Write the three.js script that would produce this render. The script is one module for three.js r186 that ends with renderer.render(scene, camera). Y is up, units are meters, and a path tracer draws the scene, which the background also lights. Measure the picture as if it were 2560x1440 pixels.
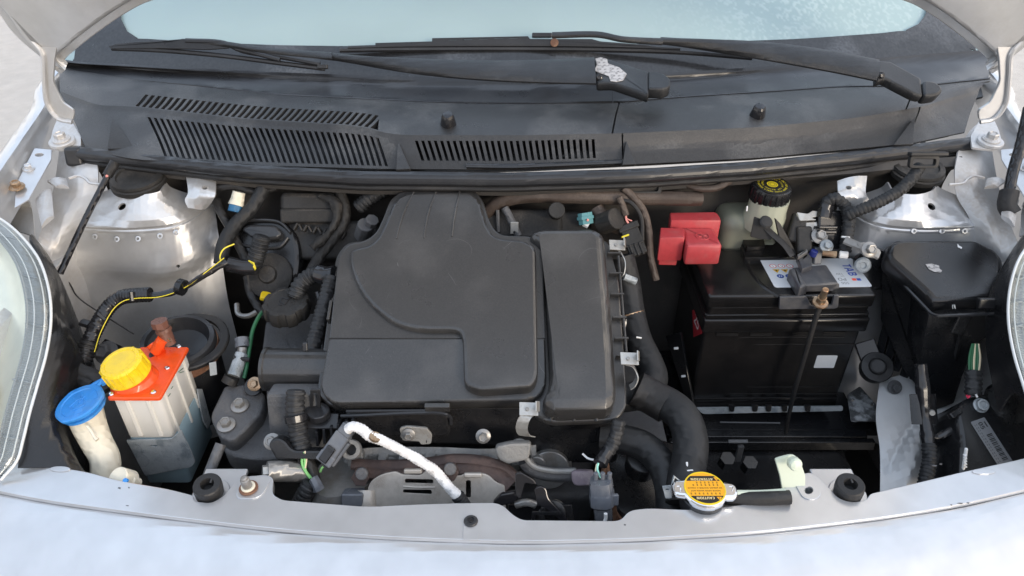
import * as THREE from 'three';
import { mergeGeometries, mergeVertices, toCreasedNormals } from 'three/addons/utils/BufferGeometryUtils.js';
import { Brush, Evaluator, SUBTRACTION } from 'three-bvh-csg';
import { RoundedBoxGeometry } from 'three/addons/geometries/RoundedBoxGeometry.js';

// ---------------------------------------------------------------- camera, sky, sun, exposure
const V = (x, y, z) => new THREE.Vector3(x, y, z);
const scene = new THREE.Scene();
const PITCH = 35 * Math.PI / 180, FOCAL = 1828, EYE = V(0, 1.42, 0);
const camera = new THREE.PerspectiveCamera(2 * Math.atan(720 / FOCAL) * 180 / Math.PI, 16 / 9, 0.02, 500);
camera.position.copy(EYE);
camera.lookAt(0, EYE.y - Math.sin(PITCH), -Math.cos(PITCH));
const renderer = new THREE.WebGLRenderer({ antialias: true });
renderer.setSize(1024, 576);
renderer.toneMapping = THREE.LinearToneMapping;
renderer.toneMappingExposure = 1.6;
renderer.shadowMap.enabled = true;

let seed = 7;
const rnd = () => { seed = (seed + 0x6d2b79f5) | 0; let t = Math.imul(seed ^ (seed >>> 15), 1 | seed); t = (t + Math.imul(t ^ (t >>> 7), 61 | t)) ^ t; return ((t ^ (t >>> 14)) >>> 0) / 4294967296; };
const clamp = (x, a = 0, b = 1) => Math.min(b, Math.max(a, x)), lerp = (a, b, t) => a + (b - a) * t;
const sstep = (a, b, x) => { const t = clamp((x - a) / (b - a)); return t * t * (3 - 2 * t); };
const hash = (x, y, s) => { let h = Math.imul(x, 374761393) ^ Math.imul(y, 668265263) ^ Math.imul(s, 2147483647 - 77); h = Math.imul(h ^ (h >>> 13), 1274126177); return ((h ^ (h >>> 16)) >>> 0) / 4294967296; };
function noise(u, v, n, s) {            // tileable value noise, n cells across
  const x = u * n, y = v * n, i = Math.floor(x), j = Math.floor(y), f = x - i, g = y - j, m = (a) => ((a % n) + n) % n;
  const F = f * f * (3 - 2 * f), G = g * g * (3 - 2 * g);
  return lerp(lerp(hash(m(i), m(j), s), hash(m(i + 1), m(j), s), F), lerp(hash(m(i), m(j + 1), s), hash(m(i + 1), m(j + 1), s), F), G);
}
const fbm = (u, v, n, o, s) => { let a = 0, w = 0, k = 1; for (let i = 0; i < o; i++) { a += k * noise(u, v, n << i, s + i); w += k; k *= 0.5; } return a / w; };

{ // one overcast evening sky: cool and bright overhead, creamy towards the horizon, thin cloud
  const W = 512, H = 256, data = new Float32Array(W * H * 4);
  for (let j = 0; j < H; j++) for (let i = 0; i < W; i++) {
    const e = ((j + 0.5) / H - 0.5) * Math.PI, y = Math.sin(e), a = ((i + 0.5) / W - 0.5) * 2 * Math.PI;
    const x = Math.cos(a) * Math.cos(e), z = Math.sin(a) * Math.cos(e);
    const t = sstep(0.0, 0.5, y), c = fbm((i + 0.5) / W, (j + 0.5) / H, 6, 4, 11);
    const glow = Math.pow(clamp(0.5 + 0.5 * (x * 0.74 + z * 0.55 + y * 0.38)), 4) * (1 - 0.75 * sstep(0.1, 0.95, y));
    const cloud = 0.92 + 0.2 * sstep(0.3, 0.75, c);
    const base = [lerp(1.0, 0.6, t), lerp(0.96, 0.72, t), lerp(0.92, 0.9, t)], warm = [1.0, 0.72, 0.44];
    for (let k = 0; k < 3; k++) data[(j * W + i) * 4 + k] = y < -0.01 ? [0.3, 0.28, 0.26][k] : base[k] * cloud + warm[k] * glow;
    data[(j * W + i) * 4 + 3] = 1;
  }
  const t = new THREE.DataTexture(data, W, H, THREE.RGBAFormat, THREE.FloatType);
  t.mapping = THREE.EquirectangularReflectionMapping; t.magFilter = THREE.LinearFilter; t.wrapS = THREE.RepeatWrapping; t.needsUpdate = true;
  scene.background = t; scene.environment = t;
}
const sun = new THREE.DirectionalLight(0xfff0dc, 1.0);
sun.position.set(3.1, 2.3, 3.5); sun.target.position.set(0, 0.8, -0.8); sun.castShadow = true; sun.shadow.radius = 30;
sun.shadow.mapSize.set(2048, 2048);
Object.assign(sun.shadow.camera, { left: -2, right: 2, top: 2, bottom: -2, near: 0.1, far: 12 });
scene.add(sun, sun.target);

// ---------------------------------------------------------------- points: a pixel of the survey photograph met with a real plane of the car
const FWD = V(0, -Math.sin(PITCH), -Math.cos(PITCH)), UPV = V(0, Math.cos(PITCH), -Math.sin(PITCH));
const ray = (x, y) => FWD.clone().addScaledVector(V(1, 0, 0), (x - 1280) / FOCAL).addScaledVector(UPV, (720 - y) / FOCAL);
const onY = (x, y, h) => { const d = ray(x, y); return EYE.clone().addScaledVector(d, (h - EYE.y) / d.y); };
const onZ = (x, y, z) => { const d = ray(x, y); return EYE.clone().addScaledVector(d, z / d.z); };
const frame = (p, n) => { n = n.clone().normalize(); const ex = Math.abs(n.x) > 0.97 ? V(0, 0, -Math.sign(n.x)) : V(1, 0, 0).addScaledVector(n, -n.x).normalize(); return { p: p.clone(), n, ex, ey: n.clone().cross(ex) }; };
const lift = (f, h) => ({ ...f, p: f.p.clone().addScaledVector(f.n, h) });
const onF = (f, x, y) => { const d = ray(x, y); return EYE.clone().addScaledVector(d, f.p.clone().sub(EYE).dot(f.n) / d.dot(f.n)); };
const inF = (f, q) => { const d = q.clone().sub(f.p); return [d.dot(f.ex), d.dot(f.ey)]; };
const fromF = (f, a, b, c = 0) => f.p.clone().addScaledVector(f.ex, a).addScaledVector(f.ey, b).addScaledVector(f.n, c);
const frM = (f) => new THREE.Matrix4().makeBasis(f.ex, f.ey, f.n).setPosition(f.p);
const flat = (y) => frame(V(0, y, -0.8), V(0, 1, 0)), wallZ = (z, tilt = 0) => frame(V(0, 0.8, z), V(0, Math.sin(tilt), Math.cos(tilt)));
const plane3 = (a, b, c) => { const n = b.clone().sub(a).cross(c.clone().sub(a)); if (n.dot(EYE.clone().sub(a)) < 0) n.negate(); return frame(a, n); };
const zs = (list) => list.map(([x, y, z]) => onZ(x, y, z)), ys = (list) => list.map(([x, y, h]) => onY(x, y, h));

// ---------------------------------------------------------------- geometry
function roundPath(pts, r0, Path = THREE.Shape) {      // polygon [[x, y, r?]] with rounded corners
  const s = new Path(), n = pts.length;
  for (let i = 0; i < n; i++) {
    const p = pts[i], a = pts[(i + n - 1) % n], b = pts[(i + 1) % n], r = p[2] ?? r0;
    const la = Math.hypot(a[0] - p[0], a[1] - p[1]), lb = Math.hypot(b[0] - p[0], b[1] - p[1]), k = Math.min(r, la * 0.49, lb * 0.49);
    const A = [p[0] + (a[0] - p[0]) / la * k, p[1] + (a[1] - p[1]) / la * k], B = [p[0] + (b[0] - p[0]) / lb * k, p[1] + (b[1] - p[1]) / lb * k];
    if (i) s.lineTo(...A); else s.moveTo(...A);
    if (k > 1e-6) s.quadraticCurveTo(p[0], p[1], ...B);
  }
  s.closePath();
  return s;
}
function extrude(f, shape, d, b = 0.001, bs = 2, cs = 6) {   // solid whose top face lies on frame f
  b = Math.min(b, d * 0.49);
  const g = new THREE.ExtrudeGeometry(shape, { depth: d - 2 * b, bevelEnabled: b > 0, bevelThickness: b, bevelSize: b, bevelOffset: -b, bevelSegments: bs, curveSegments: cs });
  g.translate(0, 0, -(d - b)); g.applyMatrix4(frM(f));
  if (!(b > 0 && bs > 1)) return g;
  const c = toCreasedNormals(g, 0.62), p = c.attributes.position, n = c.attributes.normal, A = V(), B = V(), C = V();
  for (let i = 0; i < p.count; i += 3) {              // the flat faces stay flat, the bevel alone is rounded
    A.fromBufferAttribute(p, i); B.fromBufferAttribute(p, i + 1).sub(A); C.fromBufferAttribute(p, i + 2).sub(A); B.cross(C).normalize();
    if (Math.abs(B.dot(f.n)) > 0.9995) for (let k = 0; k < 3; k++) n.setXYZ(i + k, B.x, B.y, B.z);
  }
  return c;
}
// plate outlined by pixels [[x, y, r?]] on frame f; holes the same way
const to2 = (f, pts) => pts.map(([x, y, r]) => [...inF(f, onF(f, x, y)), r]);
function plate(f, pts, { d = 0.004, b = 0.001, r = 0.002, holes = [], bs = 2, cs = 6 } = {}) {
  const s = roundPath(to2(f, pts), r);
  for (const h of holes) s.holes.push(roundPath(to2(f, h), 0.01, THREE.Path));
  return extrude(f, s, d, b, bs, cs);
}
const oval = (x, y, rx, ry, n = 16) => Array.from({ length: n }, (_, i) => [x + rx * Math.cos(i / n * 6.2832), y + ry * Math.sin(i / n * 6.2832), 1]);
// box standing in frame f, given its centre on the frame, size across ex, ey and height along n
function block(f, w, h, d, { at = [0, 0], r = 0.002, off = 0, turn = 0 } = {}) {
  const g = r > 0 ? new RoundedBoxGeometry(w, h, d, 2, Math.min(r, w / 2.1, h / 2.1, d / 2.1)) : new THREE.BoxGeometry(w, h, d);
  g.rotateZ(turn); g.translate(at[0], at[1], off - d / 2); g.applyMatrix4(frM(f));
  return g;
}
const basis = (axis) => new THREE.Quaternion().setFromUnitVectors(V(0, 1, 0), axis.clone().normalize());
// solid of revolution: profile [[r, h]] from the bottom up, along axis from p
function rev(p, axis, prof, { seg = 32, mod, crease = 0.5, open } = {}) {
  const pos = [], idx = [], n = prof.length;
  for (let j = 0; j < n; j++) for (let i = 0; i < seg; i++) { const a = i / seg * Math.PI * 2, r = mod ? mod(a, prof[j][0], prof[j][1], j) : prof[j][0]; pos.push(r * Math.cos(a), prof[j][1], r * Math.sin(a)); }
  for (let j = 0; j < n - 1; j++) for (let i = 0; i < seg; i++) { const a = j * seg + i, b = j * seg + (i + 1) % seg; idx.push(a, a + seg, b, b, a + seg, b + seg); }
  if (open) for (let i = 0, j = n - 1; i < seg; i++) { const a = j * seg + i, b = j * seg + (i + 1) % seg, c = i, d = (i + 1) % seg; idx.push(a, c, b, b, c, d); }
  const c0 = pos.length / 3; pos.push(0, prof[0][1], 0); const c1 = c0 + 1; pos.push(0, prof[n - 1][1], 0);
  if (!open) for (let i = 0; i < seg; i++) { idx.push(c0, i, (i + 1) % seg); idx.push(c1, (n - 1) * seg + (i + 1) % seg, (n - 1) * seg + i); }
  const g = new THREE.BufferGeometry(); g.setAttribute('position', new THREE.Float32BufferAttribute(pos, 3)); g.setIndex(idx);
  g.applyQuaternion(basis(axis)); g.translate(p.x, p.y, p.z);
  return toCreasedNormals(g, crease);
}
const cyl = (p, axis, r, h, o = {}) => { const c = o.c ?? Math.min(0.001, h * 0.2, r * 0.2); return rev(p, axis, [[r - c, 0], [r, c], [o.r2 ?? r, h - c], [(o.r2 ?? r) - c, h]], o); };
const ring = (p, axis, r0, r1, h, o = {}) => rev(p, axis, [[r0, 0], [r1, 0], [r1, h * 0.75], [lerp(r1, r0, 0.15), h], [r0, h]], { ...o, open: true });
// tube through points; opt corr: corrugation pitch and amp; rx/ry oval; taper(t)
function sweep(pts, r, { corr = 0, amp = 0.12, sides = 12, step = 0, taper, flatY = 1, tension, wob = 0 } = {}) {
  const c = pts.length > 2 ? new THREE.CatmullRomCurve3(pts, false, tension == null ? 'centripetal' : 'catmullrom', tension ?? 0.5) : new THREE.LineCurve3(pts[0], pts[1]), L = c.getLength();
  step = step || (corr ? corr / 5 : Math.max(0.004, L / 120));
  const n = Math.max(4, Math.ceil(L / step)), pos = [], idx = [];
  c.arcLengthDivisions = Math.max(200, n);
  let N = null;
  const T0 = c.getTangentAt(0); N = (Math.abs(T0.y) < 0.9 ? V(0, 1, 0) : V(1, 0, 0)).addScaledVector(T0, -(Math.abs(T0.y) < 0.9 ? T0.y : T0.x)).normalize();
  for (let j = 0; j <= n; j++) {
    const t = j / n, p = c.getPointAt(t), T = c.getTangentAt(t);
    N.addScaledVector(T, -N.dot(T)).normalize();
    const B = T.clone().cross(N);
    let R = r * (taper ? taper(t) : 1);
    if (corr) { const ph = ((t * L) / corr) % 1; R *= 1 - amp * (ph < 0.2 || ph > 0.8 ? 1 : 0); }
    if (wob) R *= 1 + wob * (noise(t * L * 6 % 1, 0.3, 16, 5) - 0.5);
    for (let i = 0; i < sides; i++) { const a = i / sides * Math.PI * 2, q = p.clone().addScaledVector(N, R * flatY * Math.cos(a)).addScaledVector(B, R * Math.sin(a)); pos.push(q.x, q.y, q.z); }
  }
  for (let j = 0; j < n; j++) for (let i = 0; i < sides; i++) { const a = j * sides + i, b = j * sides + (i + 1) % sides; idx.push(a, b, a + sides, b, b + sides, a + sides); }
  for (const [e, p] of [[0, c.getPointAt(0)], [n, c.getPointAt(1)]]) { const k = pos.length / 3; pos.push(p.x, p.y, p.z); for (let i = 0; i < sides; i++) { const a = e * sides + i, b = e * sides + (i + 1) % sides; e ? idx.push(a, b, k) : idx.push(b, a, k); } }
  const g = new THREE.BufferGeometry(); g.setAttribute('position', new THREE.Float32BufferAttribute(pos, 3)); g.setIndex(idx);
  return toCreasedNormals(g, corr ? 0.9 : 0.75);
}
// smooth surface through rows of points (each row left to right, rows back to front)
function surf(rows, { lin = false, linU = false } = {}) {
  const cs = rows.map((r) => new THREE.CatmullRomCurve3(r.length === 2 ? [r[0], r[0].clone().lerp(r[1], 0.5), r[1]] : r, false, 'catmullrom', linU ? 0 : 0.5));
  const at = (u) => cs.map((c) => c.getPoint(clamp(u, 0, 1)));
  const across = (ps, v) => {
    const n = ps.length - 1, k = Math.min(n - 1, Math.floor(v * n)), t = v * n - k;
    if (lin || n < 2) return ps[k].clone().lerp(ps[k + 1], t);
    const p1 = ps[k], p2 = ps[k + 1], p0 = k ? ps[k - 1] : p1.clone().multiplyScalar(2).sub(p2), p3 = k + 2 <= n ? ps[k + 2] : p2.clone().multiplyScalar(2).sub(p1);
    const o = V(), f = (a, b, c, d) => 0.5 * (2 * b + (c - a) * t + (2 * a - 5 * b + 4 * c - d) * t * t + (3 * b - a - 3 * c + d) * t * t * t);
    for (const x of ['x', 'y', 'z']) o[x] = f(p0[x], p1[x], p2[x], p3[x]);
    return o;
  };
  const S = (u, v) => across(at(u), v);
  S.at = at; S.across = across;
  return S;
}
// solid sheet: patch of a surface, thickness th away from the eye side
function patch(S, { u = [0, 1], v = [0, 1], nu = 24, nv = 16, th = 0.003, crease = 0.7, bump } = {}) {
  const P = [], idx = [], w = nu + 1;
  for (let i = 0; i <= nu; i++) { const uu = lerp(u[0], u[1], i / nu), ps = S.at(uu); for (let j = 0; j <= nv; j++) P[j * w + i] = S.across(ps, lerp(v[0], v[1], j / nv)); }
  const g0 = new THREE.BufferGeometry();
  for (let j = 0; j < nv; j++) for (let i = 0; i < nu; i++) { const a = j * w + i; idx.push(a, a + w, a + 1, a + 1, a + w, a + w + 1); }
  g0.setAttribute('position', new THREE.Float32BufferAttribute(P.flatMap((p) => [p.x, p.y, p.z]), 3)); g0.setIndex(idx); g0.computeVertexNormals();
  const N = g0.attributes.normal, c = V(), m = P[(nv >> 1) * w + (nu >> 1)];
  c.fromBufferAttribute(N, (nv >> 1) * w + (nu >> 1));
  const s = c.dot(EYE.clone().sub(m)) < 0 ? -1 : 1, nn = P.length;
  const Q = P.map((p, k) => p.clone().addScaledVector(V(N.getX(k), N.getY(k), N.getZ(k)), -s * th));
  if (bump) P.forEach((p, k) => { const h = bump((k % w) / nu, Math.floor(k / w) / nv, p); p.addScaledVector(V(N.getX(k), N.getY(k), N.getZ(k)), s * h); });
  const pos = [...P, ...Q].flatMap((p) => [p.x, p.y, p.z]), id = [];
  for (let j = 0; j < nv; j++) for (let i = 0; i < nu; i++) {
    const a = j * w + i, t = s > 0 ? [a, a + w, a + 1, a + 1, a + w, a + w + 1] : [a, a + 1, a + w, a + 1, a + w + 1, a + w];
    id.push(...t, t[0] + nn, t[2] + nn, t[1] + nn, t[3] + nn, t[5] + nn, t[4] + nn);
  }
  const edge = (a, b) => s > 0 ? id.push(a, b, a + nn, b, b + nn, a + nn) : id.push(a, a + nn, b, b, a + nn, b + nn);
  for (let i = 0; i < nu; i++) { edge(i, i + 1); edge(nv * w + i + 1, nv * w + i); }
  for (let j = 0; j < nv; j++) { edge((j + 1) * w, j * w); edge(j * w + nu, (j + 1) * w + nu); }
  const g = new THREE.BufferGeometry(); g.setAttribute('position', new THREE.Float32BufferAttribute(pos, 3)); g.setIndex(id);
  return toCreasedNormals(g, crease);
}
const evaluator = new Evaluator(); evaluator.attributes = ['position', 'normal']; evaluator.useGroups = false;
// a sheet with round holes cut through it: [[point, axis, radius, radius across]]
function drill(g, holes) {
  let a = new Brush(g); a.updateMatrixWorld();
  for (const [p, axis, r, r2 = r] of holes) {
    const c = new THREE.CylinderGeometry(1, 1, 0.03, 20); c.scale(r, 1, r2); c.applyQuaternion(basis(axis)); c.translate(p.x, p.y, p.z);
    const b = new Brush(c); b.updateMatrixWorld();
    a = evaluator.evaluate(a, b, SUBTRACTION); a.updateMatrixWorld();
  }
  const o = new THREE.BufferGeometry(), s = a.geometry.index ? a.geometry.toNonIndexed() : a.geometry;
  for (const k of ['position', 'normal']) o.setAttribute(k, s.attributes[k]);
  return o;
}
// uv in metres from the dominant axis of each face
function metreUV(g) {
  if (g.index) g = g.toNonIndexed();
  const p = g.attributes.position, n = g.attributes.normal, uv = new Float32Array(p.count * 2);
  for (let i = 0; i < p.count; i += 3) {
    let x = 0, y = 0, z = 0;
    for (let k = 0; k < 3; k++) { x += Math.abs(n.getX(i + k)); y += Math.abs(n.getY(i + k)); z += Math.abs(n.getZ(i + k)); }
    for (let k = 0; k < 3; k++) {
      const a = p.getX(i + k), b = p.getY(i + k), c = p.getZ(i + k);
      const [s, t] = y >= x * 0.8 && y >= z * 0.8 ? [a, -c] : x > z ? [c, b] : [a, b];
      uv[(i + k) * 2] = s; uv[(i + k) * 2 + 1] = t;
    }
  }
  const o = new THREE.BufferGeometry();
  o.setAttribute('position', p); o.setAttribute('normal', n); o.setAttribute('uv', new THREE.BufferAttribute(uv, 2));
  return o;
}

// ---------------------------------------------------------------- things and parts
const used = new Map();
function numbered(name) { const k = used.get(name) ?? 0; used.set(name, k + 1); return k ? name + '_' + String(k).padStart(3, '0') : name; }
function thing(name, label, category, base, group) {
  const o = new THREE.Group(); o.name = numbered(name); o.position.copy(base); o.userData = { label, category };
  if (group) o.userData.group = group;
  scene.add(o);
  return o;
}
const baseOf = (o) => { const p = V(); for (let q = o; q && q !== scene; q = q.parent) p.add(q.position); return p; };
function part(parent, name, geo, m, label) {              // geo is in world metres; the parts of a thing keep the thing's own origin
  if (Array.isArray(geo)) geo = mergeGeometries(geo.map(metreUV)); else if (!geo.userData.ownUV) geo = metreUV(geo);
  const b = baseOf(parent); geo.translate(-b.x, -b.y, -b.z);
  const o = new THREE.Mesh(geo, m); o.name = name; o.castShadow = o.receiveShadow = true;
  if (label) o.userData.label = label;
  parent.add(o);
  return o;
}
function put(parent, name, geo, m, p, axis = V(0, 1, 0), turn = 0) {   // shared geometry in its own axes (y out), set at p
  const o = new THREE.Mesh(geo, m); o.name = name; o.castShadow = o.receiveShadow = true;
  o.position.copy(p).sub(baseOf(parent)); o.quaternion.copy(basis(axis)).multiply(new THREE.Quaternion().setFromAxisAngle(V(0, 1, 0), turn));
  parent.add(o);
  return o;
}
const O = V(0, 0, 0), UP = V(0, 1, 0);
const boltGeo = (() => {      // hexagon head on a flange, flange radius 1
  const hex = rev(V(0, 0.28, 0), UP, [[0.6, 0], [0.62, 0.5], [0.52, 0.62], [0.4, 0.6], [0.36, 0.5]], { seg: 6, crease: 0.4 });
  const fl = rev(O, UP, [[0.95, 0], [1, 0.06], [0.98, 0.16], [0.66, 0.3]], { seg: 18 });
  return metreUV(mergeGeometries([metreUV(hex), metreUV(fl)]));
})();
function bolt(parent, p, axis, r, m, name = 'bolt', turn = rnd() * 6) { const o = put(parent, name, boltGeo, m, p, axis, turn); o.scale.setScalar(r); return o; }

// ---------------------------------------------------------------- textures and materials
const sr = (c) => { c = clamp(c); return c <= 0.0031308 ? c * 12.92 : 1.055 * Math.pow(c, 1 / 2.4) - 0.055; };
function tex(n, metres, fn, colour = true) {
  const d = new Uint8Array(n * n * 4);
  for (let j = 0; j < n; j++) for (let i = 0; i < n; i++) {
    const c = fn((i + 0.5) / n, (j + 0.5) / n), k = (j * n + i) * 4;
    for (let q = 0; q < 3; q++) { const x = Array.isArray(c) ? c[q] : c; d[k + q] = Math.round(255 * (colour ? sr(x) : clamp(x))); }
    d[k + 3] = 255;
  }
  const t = new THREE.DataTexture(d, n, n); t.wrapS = t.wrapT = THREE.RepeatWrapping; t.magFilter = THREE.LinearFilter; t.minFilter = THREE.LinearMipmapLinearFilter; t.generateMipmaps = true;
  t.repeat.set(1 / metres, 1 / metres); if (colour) t.colorSpace = THREE.SRGBColorSpace; t.needsUpdate = true;
  return t;
}
const grime = (base, dust, amount, specks, s, m = 0.3, n = 512) => tex(n, m, (u, v) => {
  const big = sstep(0.45, 0.75, fbm(u, v, 5, 5, s)), fine = noise(u, v, 190, s + 40), sp = noise(u, v, 150, s + 90) > 1 - specks ? 1 : 0;
  const t = clamp(amount * big * (0.5 + 0.8 * fine) + amount * 0.25 * fine + sp * 0.8);
  return base.map((b, k) => lerp(b * (0.9 + 0.2 * fbm(u, v, 24, 3, s + 7)), dust[k], t));
});
const rough = (lo, hi, s, m = 0.25, n = 256) => tex(n, m, (u, v) => { const x = lerp(lo, hi, fbm(u, v, 6, 6, s)); return [0, x, 0]; }, false);
const leather = tex(512, 0.04, (u, v) => 0.5 * fbm(u, v, 40, 3, 3) + 0.5 * noise(u, v, 110, 9), false);
const sandy = tex(512, 0.05, (u, v) => 0.6 * fbm(u, v, 20, 4, 21) + 0.4 * noise(u, v, 160, 29), false);
const uneven = tex(256, 0.22, (u, v) => fbm(u, v, 5, 3, 61), false);
const rMid = rough(0.3, 0.75, 5), rSoft = rough(0.55, 1, 8), rGloss = rough(0.3, 0.9, 15);
const M = (c, r, metal = 0, o = {}) => new THREE.MeshPhysicalMaterial({ color: c instanceof THREE.Texture ? 0xffffff : new THREE.Color().setRGB(...c), map: c instanceof THREE.Texture ? c : null, roughness: r, metalness: metal, ...o });
const rm = (t) => ({ roughnessMap: t });
const scratches = (base, dust, s) => {      // black plastic with dust, fingerprints of dirt and hairline scratches
  const n = 1024, f = new Float32Array(n * n);
  let q = s; const r = () => { q = Math.imul(q ^ (q >>> 15), 2246822519) + 374761393 | 0; return ((q ^ (q >>> 13)) >>> 0) / 4294967296; };
  for (let k = 0; k < 46; k++) {
    let x = r() * n, y = r() * n, a = r() * 6.28, L = 10 + r() * r() * 130, w = 0.15 + r() * r() * 0.85, turn = (r() - 0.5) * 0.05;
    for (let i = 0; i < L; i++) { x += Math.cos(a); y += Math.sin(a); a += turn + (r() - 0.5) * 0.12; const p = ((Math.floor(y) + n * 9) % n) * n + (Math.floor(x) + n * 9) % n; f[p] = Math.max(f[p], w * (0.4 + 0.6 * Math.sin(i / L * 3.14))); }
  }
  for (let k = 0; k < 120; k++) f[Math.floor(r() * n) * n + Math.floor(r() * n)] = 0.5 + r() * 0.5;
  return tex(n, 0.42, (u, v) => {
    const t = clamp(0.28 * sstep(0.42, 0.8, fbm(u, v, 6, 6, s)) + 0.14 * noise(u, v, 400, s + 3)), q2 = f[Math.floor(v * n) * n + Math.floor(u * n)];
    return base.map((b, k) => lerp(lerp(b, dust[k], t), 0.34, q2 * 0.8));
  });
};
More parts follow.
